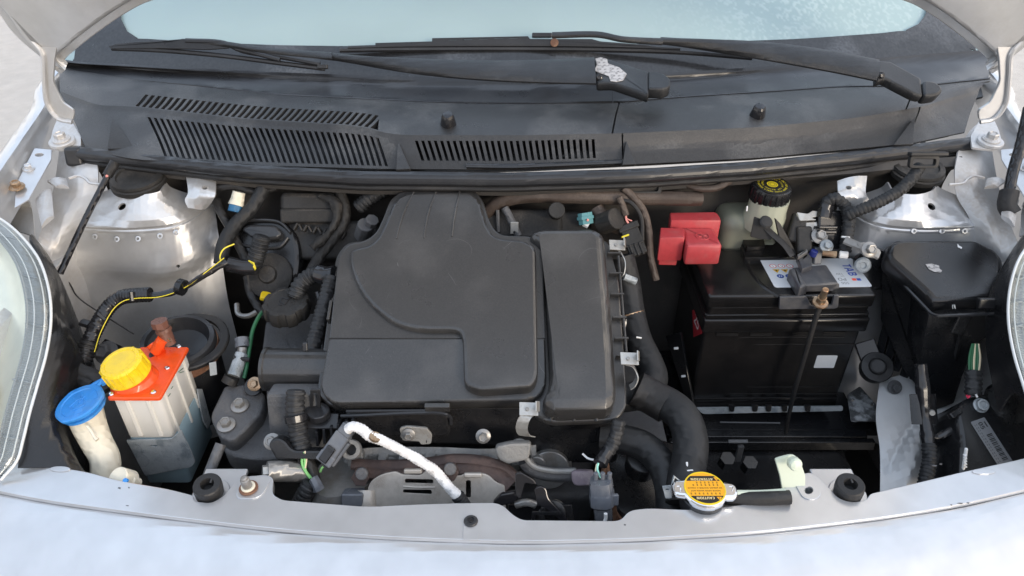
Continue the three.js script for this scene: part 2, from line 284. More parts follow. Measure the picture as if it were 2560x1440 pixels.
const mat = {
  airbox: M(scratches([0.025, 0.0245, 0.0245], [0.12, 0.115, 0.11], 17), 0.35, 0, { ior: 1.6, ...rm(rough(0.72, 0.95, 5)), bumpMap: leather, bumpScale: 0.00004 }),
  black: M(grime([0.009, 0.0095, 0.011], [0.045, 0.042, 0.04], 0.3, 0.006, 31), 0.5, 0, rm(rMid)),
  dusty: M(grime([0.014, 0.014, 0.014], [0.09, 0.078, 0.066], 0.5, 0.02, 33), 0.85, 0, { ...rm(rSoft), bumpMap: sandy, bumpScale: 0.0003 }),
  scuttle: M(grime([0.022, 0.022, 0.023], [0.12, 0.118, 0.115], 0.4, 0.004, 35), 0.36, 0, { ...rm(rough(0.7, 1, 9)), bumpMap: leather, bumpScale: 0.0003 }),
  smoothBlack: M(grime([0.02, 0.021, 0.024], [0.08, 0.08, 0.08], 0.2, 0.003, 36), 0.48, 0, rm(rough(0.45, 0.85, 10))),
  gloss: M([0.012, 0.012, 0.014], 0.25, 0, { ...rm(rGloss) }),
  rubber: M(grime([0.013, 0.013, 0.014], [0.055, 0.05, 0.045], 0.35, 0.004, 37), 0.75, 0, rm(rSoft)),
  hose: M(grime([0.011, 0.012, 0.0135], [0.032, 0.032, 0.033], 0.25, 0.002, 38, 0.15), 0.8, 0, { ...rm(rSoft), bumpMap: sandy, bumpScale: 0.0002 }),
  oldHose: M(grime([0.05, 0.036, 0.029], [0.13, 0.1, 0.08], 0.6, 0.01, 39), 0.85, 0, rm(rSoft)),
  loom: M([0.018, 0.019, 0.021], 0.7, 0, rm(rough(0.7, 1, 14))),
  tape: M([0.018, 0.018, 0.02], 0.38, 0, rm(rMid)),
  wall: M(grime([0.055, 0.052, 0.05], [0.1, 0.088, 0.075], 0.6, 0.01, 41), 0.9, 0, rm(rSoft)),
  battery: M(grime([0.007, 0.007, 0.0075], [0.035, 0.031, 0.03], 0.2, 0.003, 43), 0.42, 0, { ...rm(rMid), bumpMap: leather, bumpScale: 0.00004 }),
  paint: M(grime([0.56, 0.57, 0.585], [0.47, 0.47, 0.47], 0.1, 0.003, 68, 0.6), 0.3, 0.65, { clearcoat: 0.8, clearcoatRoughness: 0.1 }),
  bay: M(grime([0.60, 0.605, 0.61], [0.5, 0.48, 0.45], 0.3, 0.003, 45, 0.5), 0.42, 0.6, { ...rm(rough(0.65, 0.85, 12)), bumpMap: uneven, bumpScale: 0.0002 }),
    bayFlat: M([0.60, 0.605, 0.61], 0.46, 0.45),
  bayDull: M(grime([0.58, 0.58, 0.58], [0.42, 0.37, 0.32], 0.5, 0.006, 46, 0.5), 0.58, 0.4, { ...rm(rSoft), bumpMap: uneven, bumpScale: 0.0002 }),
  cast: M(grime([0.27, 0.27, 0.265], [0.40, 0.385, 0.36], 0.4, 0.02, 47, 0.12), 0.7, 0.5, { ...rm(rSoft), bumpMap: sandy, bumpScale: 0.0008 }),
  castDark: M(grime([0.12, 0.123, 0.13], [0.16, 0.155, 0.15], 0.45, 0.02, 48, 0.12), 0.75, 0.35, { ...rm(rSoft), bumpMap: sandy, bumpScale: 0.0008 }),
  zinc: M(grime([0.42, 0.42, 0.405], [0.3, 0.27, 0.23], 0.6, 0.03, 49, 0.06), 0.62, 0.5, rm(rMid)),
  steel: M(grime([0.3, 0.3, 0.295], [0.2, 0.17, 0.14], 0.5, 0.03, 50, 0.08), 0.7, 0.5, rm(rMid)),
  galv: M(grime([0.36, 0.39, 0.41], [0.16, 0.19, 0.21], 0.8, 0.14, 51, 0.07), 0.6, 0.1, rm(rMid)),
  shield: M(grime([0.5, 0.47, 0.43], [0.28, 0.24, 0.2], 0.5, 0.02, 52, 0.1), 0.65, 0.45, { ...rm(rSoft), bumpMap: uneven, bumpScale: 0.0005 }),
  rust: M(grime([0.16, 0.075, 0.045], [0.3, 0.17, 0.1], 0.8, 0.03, 53, 0.05), 0.9, 0.1, { ...rm(rSoft), bumpMap: sandy, bumpScale: 0.0006 }),
  rustDark: M(grime([0.07, 0.05, 0.047], [0.13, 0.085, 0.07], 0.8, 0.03, 54, 0.08), 0.9, 0.1, { ...rm(rSoft), bumpMap: sandy, bumpScale: 0.0008 }),
  brass: M(grime([0.4, 0.3, 0.2], [0.25, 0.14, 0.08], 0.8, 0.04, 55, 0.03), 0.55, 0.7, rm(rMid)),
  orange: M(grime([0.82, 0.085, 0.013], [0.6, 0.11, 0.04], 0.3, 0.01, 69, 0.1), 0.5, 0, { ...rm(rMid), bumpMap: leather, bumpScale: 0.00006 }),
  yellow: M(grime([0.84, 0.58, 0.013], [0.6, 0.42, 0.05], 0.35, 0.01, 70, 0.08), 0.52, 0, rm(rMid)),
  blue: M(grime([0.03, 0.24, 0.66], [0.12, 0.27, 0.5], 0.35, 0.01, 71, 0.08), 0.48, 0, rm(rMid)),
  red: M(grime([0.46, 0.05, 0.058], [0.4, 0.14, 0.135], 0.35, 0.004, 57, 0.1), 0.5, 0, rm(rough(0.6, 0.9, 13))),
  cream: M(grime([0.74, 0.69, 0.56], [0.6, 0.54, 0.42], 0.15, 0.001, 58, 0.3), 0.5, 0),
  milky: M([0.92, 0.9, 0.85], 0.42, 0, { transmission: 0.34, thickness: 0, ior: 1.45, ...rm(rMid) }),
  coolant: M([0.36, 0.50, 0.57], 0.4, 0, { transmission: 0.2, thickness: 0, ior: 1.4, ...rm(rMid) }),
  brakeTankShaded: M([0.3, 0.31, 0.24], 0.5, 0, { transmission: 0.2, thickness: 0 }), brakeTank: M([0.62, 0.64, 0.5], 0.4, 0, { transmission: 0.25, thickness: 0, ior: 1.45, ...rm(rMid) }),  // rear tank copy: same plastic with dirt and shade put into its colour
  white: M([0.8, 0.8, 0.79], 0.55), sleeve: M(grime([0.82, 0.82, 0.82], [0.5, 0.42, 0.34], 0.3, 0.01, 59, 0.06), 0.6, 0, rm(rSoft)),
  palePlastic: M([0.7, 0.76, 0.62], 0.45, 0, { transmission: 0.15, thickness: 0 }),
  greyPlug: M(grime([0.12, 0.13, 0.15], [0.2, 0.2, 0.2], 0.3, 0.004, 60, 0.08), 0.5, 0, rm(rMid)),
  teal: M([0.12, 0.3, 0.32], 0.5), brown: M([0.16, 0.075, 0.055], 0.5, 0, rm(rMid)), violet: M(grime([0.16, 0.13, 0.155], [0.3, 0.26, 0.27], 0.6, 0.02, 62, 0.06), 0.7, 0.2, rm(rSoft)),
  greenWire: M([0.02, 0.12, 0.05], 0.45), limeWire: M([0.25, 0.6, 0.2], 0.45), yellowWire: M([0.8, 0.66, 0.04], 0.45), pinkWire: M([0.85, 0.35, 0.3], 0.5), creamWire: M([0.75, 0.65, 0.45], 0.5), mintWire: M([0.35, 0.75, 0.62], 0.5),
  clamp: M(grime([0.05, 0.052, 0.06], [0.12, 0.115, 0.11], 0.5, 0.02, 66, 0.08), 0.6, 0, rm(rMid)), chrome: M([0.75, 0.75, 0.76], 0.22, 1, rm(rMid)),
  concrete: M(grime([0.57, 0.505, 0.435], [0.46, 0.41, 0.355], 0.5, 0.02, 63, 1.3), 0.95, 0, { ...rm(rSoft), bumpMap: sandy, bumpScale: 0.001 }),
  scraped: M(grime([0.62, 0.59, 0.57], [0.2, 0.19, 0.185], 0.9, 0.06, 64, 0.02), 0.75, 0.2, { bumpMap: sandy, bumpScale: 0.001 }),
};
const labelMat = (w, h, draw, r = 0.45) => {
  const c = document.createElement('canvas'); c.width = w; c.height = h; const g = c.getContext('2d'); draw(g, w, h);
  const t = new THREE.CanvasTexture(c); t.colorSpace = THREE.SRGBColorSpace; t.magFilter = THREE.LinearFilter;
  return M(t, r);
};
// thin printed sheet in frame f: centre (frame metres), size, corner radius; uv runs 0..1 across it
function sheet(f, at, w, h, turn = 0, rad = 0.002, th = 0.0006) {
  const s = roundPath([[-w / 2, -h / 2], [w / 2, -h / 2], [w / 2, h / 2], [-w / 2, h / 2]], rad);
  const g = new THREE.ExtrudeGeometry(s, { depth: th, bevelEnabled: false, curveSegments: 8 }), p = g.attributes.position, uv = g.attributes.uv;
  for (let i = 0; i < p.count; i++) uv.setXY(i, p.getX(i) / w + 0.5, p.getY(i) / h + 0.5);
  g.rotateZ(turn); g.translate(at[0], at[1], 0.0002); g.applyMatrix4(frM(f)); g.userData.ownUV = true;
  return g;
}

// ---------------------------------------------------------------- the setting and the car body
const XC = 0.022, mir = (p) => V(2 * XC - p.x, p.y, p.z), mirAll = (l) => l.map(mir).reverse();
{
  const g = new THREE.PlaneGeometry(60, 60); g.rotateX(-Math.PI / 2);
  const o = part(scene, 'ground', g, mat.concrete); o.userData.kind = 'structure';
}
{ // unseen wall added behind the viewpoint to block light from the horizon
  const w = part(scene, 'added_shade_wall', new THREE.BoxGeometry(13, 2.9, 0.3).translate(-3.6, 1.45, 5.6), M(grime([0.36, 0.325, 0.29], [0.29, 0.26, 0.24], 0.5, 0.01, 97, 1.7), 0.9, 0, rm(rSoft))); w.userData.kind = 'structure';
}
const car = thing('car', 'silver small car with its bonnet raised and its engine bay open', 'car', V(XC, 0, -1));
// resample a pixel row along x: n points between its ends at height h (number or function of x)
function rx(row, n, h, x0 = row[0][0], x1 = row[row.length - 1][0]) {
  return Array.from({ length: n }, (_, i) => {
    const x = lerp(x0, x1, i / (n - 1)); let k = 0; while (k < row.length - 2 && row[k + 1][0] < x) k++;
    const a = row[k], b = row[k + 1], t = (x - a[0]) / (b[0] - a[0]);
    return onY(x, lerp(a[1], b[1], t), typeof h === 'function' ? h(x) : h);
  });
}
const shift = (l, x, y, z) => l.map((p) => V(p.x + x, p.y + y, p.z + z));

// slam panel above the grille
const slamF = flat(0.76);
{
  const crease = [[2620, 1210, 0], [2400, 1262], [2200, 1294], [1900, 1329], [1600, 1347], [1300, 1354], [1000, 1344], [700, 1324], [400, 1289], [100, 1249], [-70, 1213, 0]].map(([x, y, r]) => [x, y, r ?? 0.05]);
  const holes = [oval(72, 1138, 15, 9), oval(2022, 1226, 13, 11)];
  const pts = [[-70, 1200, 0], [0, 1196, 0.004], [46, 1136, 0.01], [80, 1124, 0.014], [104, 1136, 0.01], [126, 1166, 0.01], [215, 1178, 0.02], [290, 1200, 0.05], [420, 1222, 0.05], [482, 1238, 0.004], [486, 1253, 0.006], [530, 1258, 0.012], [560, 1238, 0.012], [600, 1192, 0.012], [668, 1186, 0.006], [683, 1196, 0.004], [681, 1236, 0.006], [706, 1250, 0.006], [920, 1267, 0.02], [1100, 1258, 0.05], [1250, 1256, 0.012], [1284, 1288, 0.012], [1306, 1300, 0.008], [1552, 1302, 0.008], [1572, 1276, 0.012], [1620, 1270, 0.02], [1740, 1275, 0.02], [1958, 1250, 0.008], [1966, 1190, 0.006], [2030, 1180, 0.008], [2052, 1196, 0.006], [2096, 1246, 0.015], [2130, 1256, 0.01], [2166, 1250, 0.006], [2176, 1234, 0.004], [2430, 1174, 0.03], [2560, 1146, 0.02], [2640, 1120, 0]];
  part(car, 'slam_panel', plate(slamF, [...pts, ...crease], { d: 0.012, b: 0.0009, bs: 2, holes, cs: 8 }), mat.paint);
  const st = lift(slamF, 0.0016);
  part(car, 'stiffener', plate(st, [[628, 1192, 0.003], [670, 1190, 0.003], [676, 1200, 0.003], [652, 1246, 0.014], [592, 1247, 0.014], [590, 1226, 0.01]], { d: 0.0016, b: 0.0006 }), mat.paint);
  part(car, 'stiffener', plate(st, [[1976, 1188, 0.003], [2032, 1184, 0.003], [2056, 1232, 0.012], [2042, 1250, 0.012], [2008, 1246, 0.012]], { d: 0.0016, b: 0.0006, holes: [oval(2022, 1226, 13, 11)] }), mat.paint);
  for (const [x, y, s] of [[527, 1232, 1], [2120, 1232, -1]]) {       // cups for the rubber stops
    const c = onY(x, y, 0.752);
    part(car, 'stop_seat', [cyl(c.clone().add(V(0, -0.006, 0)), UP, 0.021, 0.006), block(frame(c.clone().add(V(s * 0.006, -0.002, -0.02)), UP), 0.05, 0.036, 0.006, { r: 0.002 })], mat.paint);
    const b = onY(x - 2, y + 2, 0.7525), ax = V(0.1 * s, 1, 0.12), st2 = part(car, 'rubber_stop', rev(b, ax, [[0.013, 0], [0.0152, 0.002], [0.0158, 0.012], [0.0153, 0.018], [0.014, 0.0195], [0.0075, 0.0195], [0.0066, 0.0165], [0.0062, 0.008]], { seg: 40 }), mat.rubber);
    part(st2, 'slit', block(frame(b.clone().addScaledVector(ax.clone().normalize(), 0.0198).add(V(0.003, 0, -0.006)), ax), 0.0022, 0.008, 0.0012, { r: 0.0004 }), mat.smoothBlack);
  }
  const stud = onY(622, 1222, 0.7615);
  const s = part(car, 'stud', rev(stud, V(-0.06, 1, 0.05), [[0.0035, 0], [0.0055, 0.004], [0.0052, 0.0165], [0.004, 0.0175], [0.004, 0.0195], [0.0025, 0.021]], { seg: 24 }), mat.steel);
  part(s, 'collar', cyl(stud.clone().add(V(0, 0.0004, 0)), UP, 0.0105, 0.0026, { seg: 24 }), mat.rust);
  part(s, 'washer', cyl(stud.clone().add(V(0, 0.002, 0)), UP, 0.0078, 0.0032, { seg: 24 }), mat.cream);
  const clipP = onY(1177, 1304, 0.7605);
  const cl = part(car, 'push_clip', rev(clipP, UP, [[0.0075, 0], [0.0078, 0.0012], [0.0066, 0.0026], [0.0042, 0.003], [0.0038, 0.0018], [0.0026, 0.0016]], { seg: 28 }), mat.smoothBlack);
  part(cl, 'pin', cyl(clipP.clone().add(V(0, 0.0014, 0)), UP, 0.0024, 0.0012), mat.gloss);
  part(car, 'stiffener', plate(lift(slamF, 0.0009), [[1160, 1292, 0.001], [1194, 1292, 0.001], [1197, 1349, 0.001], [1157, 1349, 0.001]], { d: 0.0009, b: 0.0003 }), mat.paint);
  for (const [x, y, a] of [[2400, 1166, 30], [90, 1160, 26]]) part(car, 'pressing', plate(lift(slamF, 0.0012), oval(x + 60, y + 12, a, 7, 20), { d: 0.0012, b: 0.0006 }), mat.paint);

  for (const [x, y, w, h] of [[298, 1220, 4, 2.5], [322, 1219, 2, 2], [2336, 1164, 7, 2], [2352, 1160, 4, 2], [2378, 1262, 3, 1.5], [2400, 1258, 8, 1.5], [2420, 1257, 4, 1.5], [1562, 1312, 3, 2], [318, 1264, 4, 1.2]])
    part(car, 'paint_chip', plate(lift(slamF, 0.0003), [[x - w, y, 0], [x - w * 0.3, y - h, 0], [x + w, y - h * 0.5, 0], [x + w * 0.6, y + h, 0]], { d: 0.0006, b: 0, r: 0 }), mat.castDark);
  // bumper skin in front of it, down to the ground line
  const edge = [[-70, 1213], [100, 1251], [400, 1291], [700, 1326], [1000, 1346], [1300, 1356], [1600, 1349], [1900, 1331], [2200, 1296], [2400, 1264], [2620, 1212]];
  const e = rx(edge, 25, 0.7545), out = (p, dx, dy, dz) => V(p.x + dx * (p.x - XC) / 0.55, p.y + dy, p.z + dz);
  const rows = [[0, -0.012, 0.0022], [0, -0.001, 0.0026], [0.001, 0.0, 0.008], [0.004, -0.003, 0.022], [0.012, -0.015, 0.05], [0.03, -0.045, 0.085], [0.045, -0.11, 0.105], [0.05, -0.25, 0.11], [0.05, -0.5, 0.09]].map(([a, b, c]) => e.map((p) => out(p, a, b, c)));
  part(car, 'bumper', patch(surf(rows), { nu: 64, nv: 48, th: 0.004 }), mat.paint);
}

// wings: top edge, outer skin, inner flange, bolted strip and brackets
for (const side of [0, 1]) {
  const mm = side ? mir : (p) => p.clone(), MM = side ? (l) => l.map(mir) : (l) => l;
  const edge = [[140, 190, 0.985], [118, 256, 0.972], [60, 344, 0.966], [0, 432, 0.958], [-60, 525, 0.945]].map(([x, y, h]) => onY(x, y, h));
  edge.unshift(V(edge[0].x - 0.01, 1.0, edge[0].z - 0.2));
  const rows = [[0.012, -0.05], [0.006, -0.026], [-0.0005, -0.003], [-0.003, 0], [-0.012, -0.001], [-0.024, -0.005], [-0.034, -0.016], [-0.038, -0.06], [-0.036, -0.2], [-0.03, -0.45], [-0.03, -0.7]].map(([dx, dy]) => MM(edge.map((p) => V(p.x + dx, Math.max(0.2, p.y + dy), p.z))));
  part(car, 'wing', patch(surf(rows), { nu: 30, nv: 44, th: 0.0025 }), mat.paint);
  // bolted flange strip
  const fs = frame(mm(onY(80, 420, 0.939)), V(side ? -0.12 : 0.12, 1, 0.15));
  const Q = (l) => l.map((p) => { const q = onF(side ? frame(mir(fs.p), V(0.12, 1, 0.15)) : fs, p[0], p[1]); const m = mm(q); return [...inF(fs, m), p[2] ?? 0.003]; });
  const hq = Q([[98, 387]])[0], stripShape = (() => { const h = roundPath(oval(0, 0, 0.0062, 0.0048, 12).map(([x, y]) => [hq[0] + x, hq[1] + y, 0.004]), 0.004, THREE.Path); return (o) => { o.holes.push(h); return o; }; })();
  const strip = extrude(fs, stripShape(roundPath(side ? Q([[86, 370], [130, 374], [128, 398], [72, 498], [36, 520], [40, 460]]).reverse() : Q([[86, 370], [130, 374], [128, 398], [72, 498], [36, 520], [40, 460]]), 0.003)), 0.0022, 0.0006);
  const w = part(car, 'wing_flange', strip, mat.paint);
  bolt(w, mm(onF(side ? frame(mir(fs.p), V(0.12, 1, 0.15)) : fs, 72, 422)), fs.n, 0.0085, mat.paint);
  const b2 = mm(onF(side ? frame(mir(fs.p), V(0.12, 1, 0.15)) : fs, 44, 472));
  bolt(w, b2.clone().addScaledVector(fs.n, 0.003), fs.n, 0.011, side ? mat.paint : mat.brass);
  const brk = [[[28, 462, 0.922], [66, 470, 0.922]], [[26, 490, 0.914], [66, 492, 0.914]], [[30, 515, 0.895], [76, 516, 0.895]], [[8, 530, 0.892], [82, 535, 0.892]], [[20, 570, 0.882], [86, 590, 0.882]]].map((r) => MM([ys([r[0]])[0], ys([r[0]])[0].lerp(ys([r[1]])[0], 0.5), ys([r[1]])[0]]));
  part(car, 'headlight_bracket', patch(surf(brk), { nu: 8, nv: 20, th: 0.003 }), mat.bay);
  // inner wing apron between tower and wing
  const ap = [[[158, 300, 0.945], [175, 305, 0.945], [205, 330, 0.945], [235, 380, 0.94]], [[150, 360, 0.93], [168, 385, 0.93], [195, 420, 0.928], [245, 430, 0.925]], [[134, 470, 0.9], [155, 480, 0.9], [190, 490, 0.9], [240, 490, 0.895]], [[108, 560, 0.88], [132, 570, 0.878], [160, 570, 0.878], [205, 560, 0.87]], [[90, 640, 0.86], [120, 660, 0.84], [150, 670, 0.825], [200, 660, 0.81]], [[110, 800, 0.78], [150, 810, 0.75], [190, 820, 0.72], [230, 800, 0.7]], [[90, 1000, 0.6], [140, 1010, 0.58], [180, 1010, 0.56], [240, 1000, 0.55]]].map((r) => MM(ys(r)));
  part(car, 'inner_wing', patch(surf(ap), { nu: 20, nv: 50, th: 0.0025 }), mat.bayDull);
  // small folded brackets on the apron
  for (const [p0, p1, p2, p3, h] of [[[118, 452], [165, 446], [172, 468], [140, 466], 0.922], [[88, 500], [128, 470], [134, 540], [104, 566], 0.915]]) {
    const pp = [p0, p1, p2, p3].map((q) => mm(onY(q[0], q[1], h)));
    part(car, 'tab', patch(surf([[pp[0], pp[1]], [pp[3], pp[2]]], { lin: true }), { nu: 6, nv: 6, th: 0.003, bump: (u, v) => 0.004 * Math.sin(u * 3.14) }), mat.bayDull);
  }
  const scallop = sweep(MM(ys([[172, 446, 0.93], [196, 440, 0.93], [216, 448, 0.928], [226, 458, 0.926], [262, 462, 0.924]])), 0.0022, { sides: 6 });
  part(car, 'seam', scallop, mat.bayDull);
  // hinge seat with big bolt
  const hs = mm(onY(155, 352, 0.956));
  const hf0 = frame(onY(155, 352, 0.95), V(0, 1, 0.15)), hp0 = [[146, 300], [182, 306], [206, 345], [204, 374], [150, 380], [126, 366], [134, 330]].map(([x, y]) => inF(frame(hs.clone().add(V(0, -0.004, 0)), V(0, 1, 0.15)), mm(onF(hf0, x, y))));
  part(car, 'hinge_seat', [cyl(hs.clone().add(V(0, -0.004, 0)), V(0, 1, 0.15), 0.019, 0.006, { seg: 30 }), extrude(frame(hs.clone().add(V(0, -0.004, 0)), V(0, 1, 0.15)), roundPath(side ? hp0.reverse() : hp0, 0.004), 0.004, 0.001)], mat.bayDull);
  bolt(car, hs.clone().add(V(0, 0.002, 0)), V(0, 1, 0.15), 0.0135, mat.bayDull);
  // black sheet that stands in for deep shade in the gap beside the hinge
  part(car, 'well_shade', block(frame(mm(onY(122, 330, 0.76)).add(V(0, -0.1, 0)), V(side ? -0.4 : 0.4, 1, 0.3)), 0.16, 0.36, 0.006), mat.rubber);

  // strut tower
  const T = [
    [[292, 452, 0.914], [300, 474, 0.912], [345, 486, 0.912], [398, 478, 0.912], [415, 455, 0.914]],
    [[280, 470, 0.9], [296, 500, 0.9], [345, 512, 0.9], [405, 500, 0.9], [432, 470, 0.9]],
    [[215, 500, 0.885], [268, 538, 0.882], [345, 548, 0.882], [428, 536, 0.882], [490, 490, 0.885]],
    [[150, 552, 0.872], [238, 568, 0.870], [345, 570, 0.869], [448, 554, 0.870], [528, 500, 0.872]],
    [[148, 570, 0.864], [237, 580, 0.860], [345, 583, 0.859], [452, 570, 0.860], [535, 520, 0.862]],
    [[125, 640, 0.83], [230, 655, 0.815], [345, 662, 0.81], [465, 650, 0.812], [546, 590, 0.83]],
    [[130, 690, 0.80], [232, 716, 0.772], [345, 722, 0.768], [470, 706, 0.772], [556, 660, 0.79]],
    [[150, 790, 0.73], [240, 800, 0.715], [345, 808, 0.71], [480, 800, 0.712], [572, 760, 0.725]],
    [[180, 910, 0.65], [255, 915, 0.635], [350, 920, 0.63], [495, 915, 0.63], [600, 880, 0.64]],
    [[230, 1100, 0.5], [290, 1105, 0.49], [360, 1110, 0.48], [510, 1100, 0.48], [625, 1060, 0.5]]].map((r) => MM(ys(r)));
  const dents = [[0.62, 0.60, 0.11, 0.06, 0.007], [0.78, 0.68, 0.07, 0.05, 0.004], [0.3, 0.31, 0.12, 0.03, 0.0025]];
  const tHoles = [[mm(onY(311, 524, 0.888)), V(0, 1, 0.5), 0.007, 0.005], ...(side ? [] : [[onY(431, 644, 0.812), V(0.1, 0.45, 0.9), 0.0042], [onY(449, 664, 0.804), V(0.1, 0.45, 0.9), 0.0024]])];
  const tower = part(car, 'strut_tower', drill(patch(surf(T), { nu: 56, nv: 90, th: 0.003, bump: (u, v) => dents.reduce((s, [a, b, p, q, h]) => s + h * Math.exp(-(((u - a) / p) ** 2) - ((v - b) / q) ** 2), 0) + 0.0028 * sstep(0.418, 0.424, v) * (1 - sstep(0.58, 0.63, v)) }), tHoles), side ? mat.paint : mat.bay);
  for (const [x, y, h] of side ? [] : [[237, 596, 0.851], [292, 602, 0.848], [345, 601, 0.848], [400, 594, 0.85], [440, 585, 0.853]]) part(tower, 'spot_weld', ring(mm(onY(x, y - 4, h + 0.007)), V(0, 0.55, 0.9), 0.0022, 0.0042, 0.0006, { seg: 18 }), mat.bay);
  if (side) for (const [x, y] of [[2185, 556], [2232, 566], [2285, 578], [2355, 578], [2412, 578]]) part(tower, 'spot_weld', ring(onY(x, y, 0.864), V(0, 0.55, 0.9), 0.0022, 0.0042, 0.0006, { seg: 18 }), mat.bay);
  const tc = side ? onY(2290, 430, 0.918) : onY(348, 455, 0.915);
  const cap = part(car, 'strut_cap', rev(tc, V(0, 1, 0.12), [[0.036, -0.006], [0.04, -0.003], [0.0405, 0.004], [0.038, 0.006], [0.039, 0.008], [0.038, 0.012], [0.03, 0.0135], [0.0285, 0.011]], { seg: 40 }), mat.dusty);
  // pressed bracket beside the tower top
  const bk = [[[465, 440, 0.926], [540, 452, 0.922]], [[470, 480, 0.915], [538, 486, 0.914]], [[462, 500, 0.905], [530, 505, 0.902]], [[470, 520, 0.895], [515, 522, 0.89]]].map((r) => MM(ys(r)));
  part(car, 'tower_bracket', drill(patch(surf(bk), { nu: 12, nv: 14, th: 0.003, bump: (u) => 0.004 * Math.sin(u * Math.PI) }), [[mm(onY(512, 468, 0.9215)), V(0, 1, 0.3), 0.0042]]), mat.bay);
}
// firewall, floor and dark sides of the bay
{
  const top = [V(-0.66, 0.93, -1.04), V(-0.3, 0.925, -1.0), V(0.02, 0.92, -0.985), V(0.34, 0.925, -1.0), V(0.7, 0.93, -1.04)];
  part(car, 'firewall', patch(surf([top, shift(top, 0, -0.05, -0.035), shift(top, 0, -0.2, -0.045), shift(top, 0, -0.6, -0.02)]), { nu: 24, nv: 24, th: 0.01, bump: (u, v) => 0.01 * fbm(u, v, 7, 3, 71) }), mat.wall);
  part(car, 'undertray', block(frame(V(XC, 0.33, -0.76), UP), 1.5, 0.7, 0.02), mat.wall);
  for (const s of [-1, 1]) part(car, 'side_panel', block(frame(V(XC + s * 0.68, 0.58, -0.8), V(-s, 0, 0)), 0.6, 0.52, 0.02), mat.bayDull);
}

// ---------------------------------------------------------------- scuttle panel with its vents
const rowW = [[150, 148], [182, 153], [440, 168], [700, 181], [1051, 193], [1300, 196], [1679, 182], [1900, 167], [2160, 148], [2430, 127], [2475, 122]];
const rowM = [[150, 158], [440, 182], [700, 203], [1051, 218], [1300, 221], [1679, 204], [1900, 190], [2160, 176], [2475, 150]];
const rowR = [[150, 166], [167, 172], [347, 199], [700, 236], [1086, 255], [1300, 258], [1547, 255], [1720, 241], [1900, 230], [2103, 216], [2300, 214], [2475, 196]];
const rowL = [[150, 228], [240, 262], [330, 266], [600, 296], [900, 315], [940, 326], [985, 337], [1120, 338], [1300, 338], [1558, 333], [1900, 318], [2138, 295], [2301, 267], [2448, 224]];
const rowB = [[215, 372], [330, 398], [600, 412], [950, 422], [1280, 424], [1560, 412], [1900, 394], [2280, 358], [2412, 330]];
const HB = (x) => 0.948 + 0.004 * ((x - 1300) / 1100) ** 2;
const NX = 49;
const pW = rx(rowW, NX, 1.004), pM = rx(rowM, NX, 0.993), pR = rx(rowR, NX, 0.992), pL = rx(rowL, NX, 0.985), pB = rx(rowB, NX, HB);
const recess = surf([pW, shift(pW, 0, -0.003, 0.004), pM, shift(pR, 0, -0.001, -0.004), pR]);
const deck = surf([pR, rx(rowR.map(([x, y]) => [x, y + 6]), NX, 0.9925), pR.map((p, i) => p.clone().lerp(pL[i], 0.5).add(V(0, 0.003, 0))), pR.map((p, i) => p.clone().lerp(pL[i], 0.85).add(V(0, 0.0015, 0))), pL]);
const face = surf([pL, pL.map((p, i) => p.clone().lerp(pB[i], 0.12).add(V(0, -0.003, 0.001))), pL.map((p, i) => p.clone().lerp(pB[i], 0.55).add(V(0, -0.003, -0.002))), pB]);
const uOf = (row, x) => (x - row[0][0]) / (row[row.length - 1][0] - row[0][0]);
const scuttle = part(car, 'scuttle', patch(recess, { u: [0, uOf(rowR, 1531)], nu: 60, nv: 16, th: 0.0025 }), mat.smoothBlack);
const sPart = (S, u0, u1, v0, v1, nu, nv, m = mat.scuttle, th = 0.0025) => part(scuttle, 'panel', patch(S, { u: [u0, u1], v: [v0, v1], nu, nv, th }), m);
